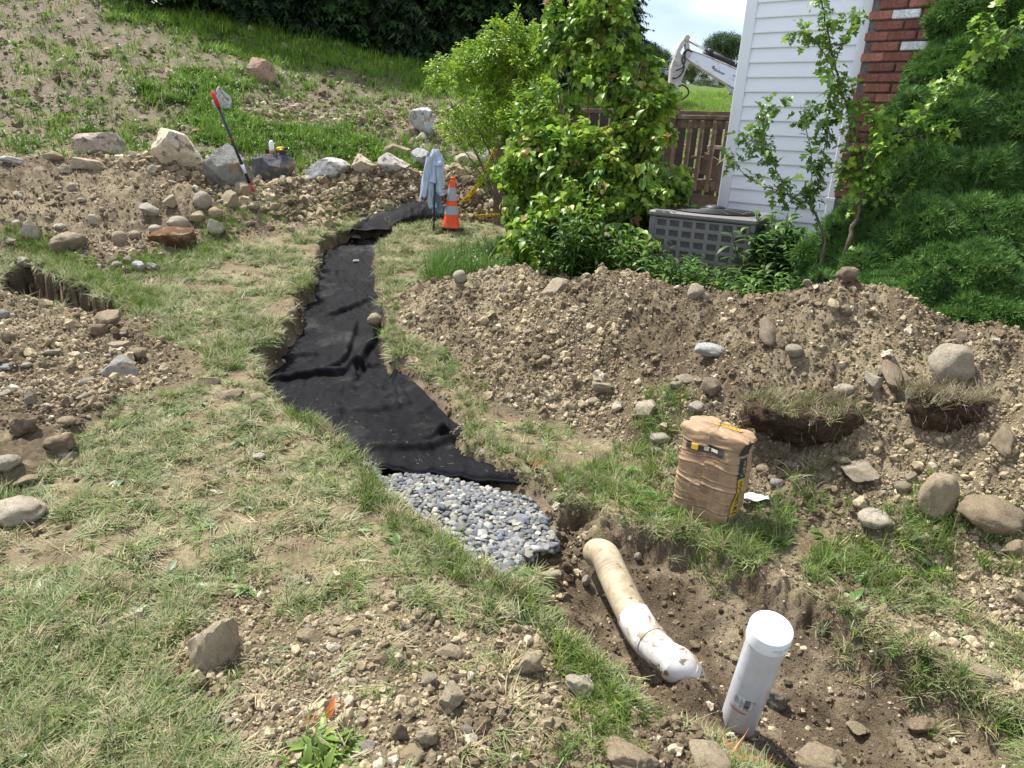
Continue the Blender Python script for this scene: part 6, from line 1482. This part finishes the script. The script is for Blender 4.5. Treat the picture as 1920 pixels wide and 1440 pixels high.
for c, a, b_ in sub:
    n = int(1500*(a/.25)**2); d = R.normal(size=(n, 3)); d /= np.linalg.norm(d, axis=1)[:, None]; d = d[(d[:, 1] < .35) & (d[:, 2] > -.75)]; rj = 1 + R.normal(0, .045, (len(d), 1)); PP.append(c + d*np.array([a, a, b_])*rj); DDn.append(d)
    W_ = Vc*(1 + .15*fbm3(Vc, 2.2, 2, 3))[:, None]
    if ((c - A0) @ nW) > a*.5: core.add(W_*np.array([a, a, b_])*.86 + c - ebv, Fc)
PP = np.concatenate(PP); DDn = np.concatenate(DDn); k = ((PP - A0) @ nW) > .12; 
insd = np.zeros(len(PP), bool)
for c, a, b_ in sub: insd |= (((PP - c)/np.array([a, a, b_])*1.0)**2).sum(1) < .72
k &= ~insd; PP = PP[k]; DDn = DDn[k]
yaw_ = np.arctan2(DDn[:, 1], DDn[:, 0]); tl = np.arccos(np.clip(DDn[:, 2], -1, 1))
rot = np.stack([np.zeros(len(PP)), tl*.8, yaw_], 1) + R.normal(0, .3, (len(PP), 3))
EC = [(.075, .165, .035), (.11, .22, .048), (.15, .28, .06), (.06, .13, .03)]
o = scatter('needle_foliage', 'needles', PP - ebv, rot, R.uniform(.75, 1.35, len(PP)), tints(len(PP), EC, .2), parent=evg); o['kind'] = 'stuff'
core.build('dark_core_fill', M_darkcore, evg, True)  # dark filler lumps added behind the needles to close off the crown
b = MB(); b.tube([(0, .3, -.1), (0, .3, 1.1)], [.09, .05], 8); b.build('trunk', M_bark, evg, True)
print('EVG', len(PP))

# far trees ----------------------------------------------------------------------
def frond(seed, L=.9, kind='conifer'):
    R = np.random.RandomState(seed); b = MB()
    if kind == 'conifer':
        for i in range(34):
            t = R.rand(); p = np.array([t*L*.9, R.normal(0, .03), -.18*t*t*L]); yw = (1 if i % 2 else -1)*R.uniform(.4, 1.2); l = L*R.uniform(.14, .30)*(1-.4*t); d = np.array([math.cos(yw), math.sin(yw), R.uniform(-1.1, -.2)]); d /= np.linalg.norm(d); s = np.cross(d, [0, 0, 1]); s /= np.linalg.norm(s); w = .022
            b.add([p - s*w, p + s*w, p + d*l + s*w*.4, p + d*l - s*w*.4], [(0, 1, 2, 3)])
    else:
        for i in range(40):
            p = R.normal(0, .2, 3)*L; q_ = R.normal(size=3); q_ /= np.linalg.norm(q_); s = np.cross(q_, R.normal(size=3)); s /= np.linalg.norm(s); w = .055*R.uniform(.6, 1.2)*L; b.add([p - q_*w, p + s*w*.7, p + q_*w, p - s*w*.7], [(0, 1, 2, 3)])
    return mesh(b.V, b.F, M_needle, False, 'frond')
variants('frond', [frond(i) for i in range(5)]); variants('leafclump', [frond(20+i, 1.0, 'leaf') for i in range(5)])
def conifer(px, py, D, hgt, rad, label, seed, cols, group='conifers along the top of the field', n=2600, onhill=False):
    g_ = atD(px, py, D)
    if onhill: g_ = onH(px, py)
    g_[2] = float(H(g_[0], g_[1])[0]); R = np.random.RandomState(seed); o = empty('conifer_tree', g_); tag(o, label, 'tree', group)
    b = MB(); b.tube([(0, 0, -.3), (0, 0, hgt*.5), (0, 0, hgt)], [.24, .14, .02], 8); b.build('trunk', M_bark, o, True)
    u = R.rand(n)**1.35; z_ = .15 + u*(hgt-.3); r = rad*(1-u)**.75*R.uniform(.35, 1.0, n)**.5; t = R.uniform(0, 2*PI, n)
    P = np.stack([r*np.cos(t), r*np.sin(t), z_ - .25*r], 1); rot = np.stack([R.normal(0, .25, n), R.normal(.25, .25, n), t + R.normal(0, .3, n)], 1)
    q_ = scatter('crown', 'frond', P, rot, R.uniform(.8, 1.5, n), tints(n, cols, .25), parent=o); q_['kind'] = 'stuff'
CC = [(.020, .045, .014), (.030, .065, .018), (.045, .095, .022), (.014, .03, .010)]
trees = [(350,-30,28,'conifer at the far left end of the dark treeline'),(450,8,28,'second conifer from the left in the treeline'),(560,28,27,'third conifer from the left in the treeline'),(650,52,28,'dark conifer above the middle of the field'),(730,74,27,'conifer just left of the treeline centre'),
         (800,92,27,'conifer behind the tip of the arching shrub'),(870,112,26,'conifer directly behind the arching shrub'),(945,130,26,'drooping conifer right of the arching shrub'),(1020,146,25,'conifer left of the top of the big shrub'),(1095,160,25,'conifer hidden behind the big leafy shrub'),(1150,175,26,'rightmost dark conifer against the sky')]
for i, (px, py, D, lb) in enumerate(trees): conifer(px, py, D, (6.2 + .5*(i % 3)) if i < 10 else 6.0, (2.3 if i < 9 else 1.7), lb, 700+i, CC if i % 3 else [(.03, .075, .018), (.05, .11, .025), (.02, .045, .012)], onhill=True)
for i, (px, py, D) in enumerate([(380,-40,34),(520,0,34),(640,30,34),(760,60,33),(880,90,33),(1000,120,32),(270,-90,33),(1080,140,32)]): conifer(px, py, D, 9.5, 3.4, ['second','fourth','sixth','eighth','tenth','eleventh','first','twelfth'][i] + ' conifer from the left among those set back behind the treeline', 750+i, CC, 'second row of conifers behind the treeline', 2000)
def decid(px, py, D, w, h, label, seed, cols, ht_px, n=1500):
    base = atD(px, py, D); base[2] = min(float(H(base[0], base[1])[0]), base[2]); R = np.random.RandomState(seed); o = empty('deciduous_tree', base); tag(o, label, 'tree')
    top = atD(px, ht_px, D)[2]; wid = w*D/FPX; H_ = top - base[2]; E = []
    for _ in range(9): E.append((np.array([R.uniform(-.5, .5)*wid*.55, R.uniform(-.4, .4)*wid*.5, H_*R.uniform(.35, .85)]), wid*R.uniform(.2, .32), H_*R.uniform(.12, .2)))
    P, d, l = crown_points(E, n, .5, R); 
    P[:, 2] = np.minimum(P[:, 2], H_*1.0); m = len(P)
    q_ = scatter('crown', 'leafclump', P, R.uniform(0, 6.28, (m, 3)), R.uniform(.8, 1.4, m)*wid/7, tints(m, cols, .25), parent=o); q_['kind'] = 'stuff'
    b = MB(); b.tube([(0, 0, -.5), (.1, 0, H_*.5), (0, .1, H_*.8)], [wid*.03, wid*.02, wid*.008], 8); b.build('trunk', M_bark, o, True)
DCc = [(.045, .095, .022), (.07, .13, .03), (.035, .07, .018)]
decid(1345, 185, 52, 90, 0, 'tall round-topped tree behind the excavator boom', 801, DCc, 62, 2600)
decid(1215, 190, 48, 85, 0, 'bushy tree between the shrub top and the excavator stick', 802, DCc, 75, 2200)
decid(1290, 185, 56, 70, 0, 'lower pale tree beneath the excavator boom', 803, [(.09, .13, .05), (.12, .16, .06)], 118)
decid(1375, 190, 50, 70, 0, 'greyish tree at the field edge beside the house corner', 804, [(.07, .10, .05), (.1, .12, .06)], 120)
decid(1250, 195, 50, 60, 0, 'small tree at the field edge left of the pale one', 805, [(.05, .10, .04)], 130)
decid(1330, 192, 49, 60, 0, 'short birch-like tree in the middle of the far field edge', 806, [(.09, .13, .06)], 140, 900)
decid(1430, 190, 54, 110, 0, 'far tree mostly hidden behind the house', 807, DCc, 70)
decid(1150, 190, 52, 110, 0, 'far tree mostly hidden behind the shrub top', 808, DCc, 90)
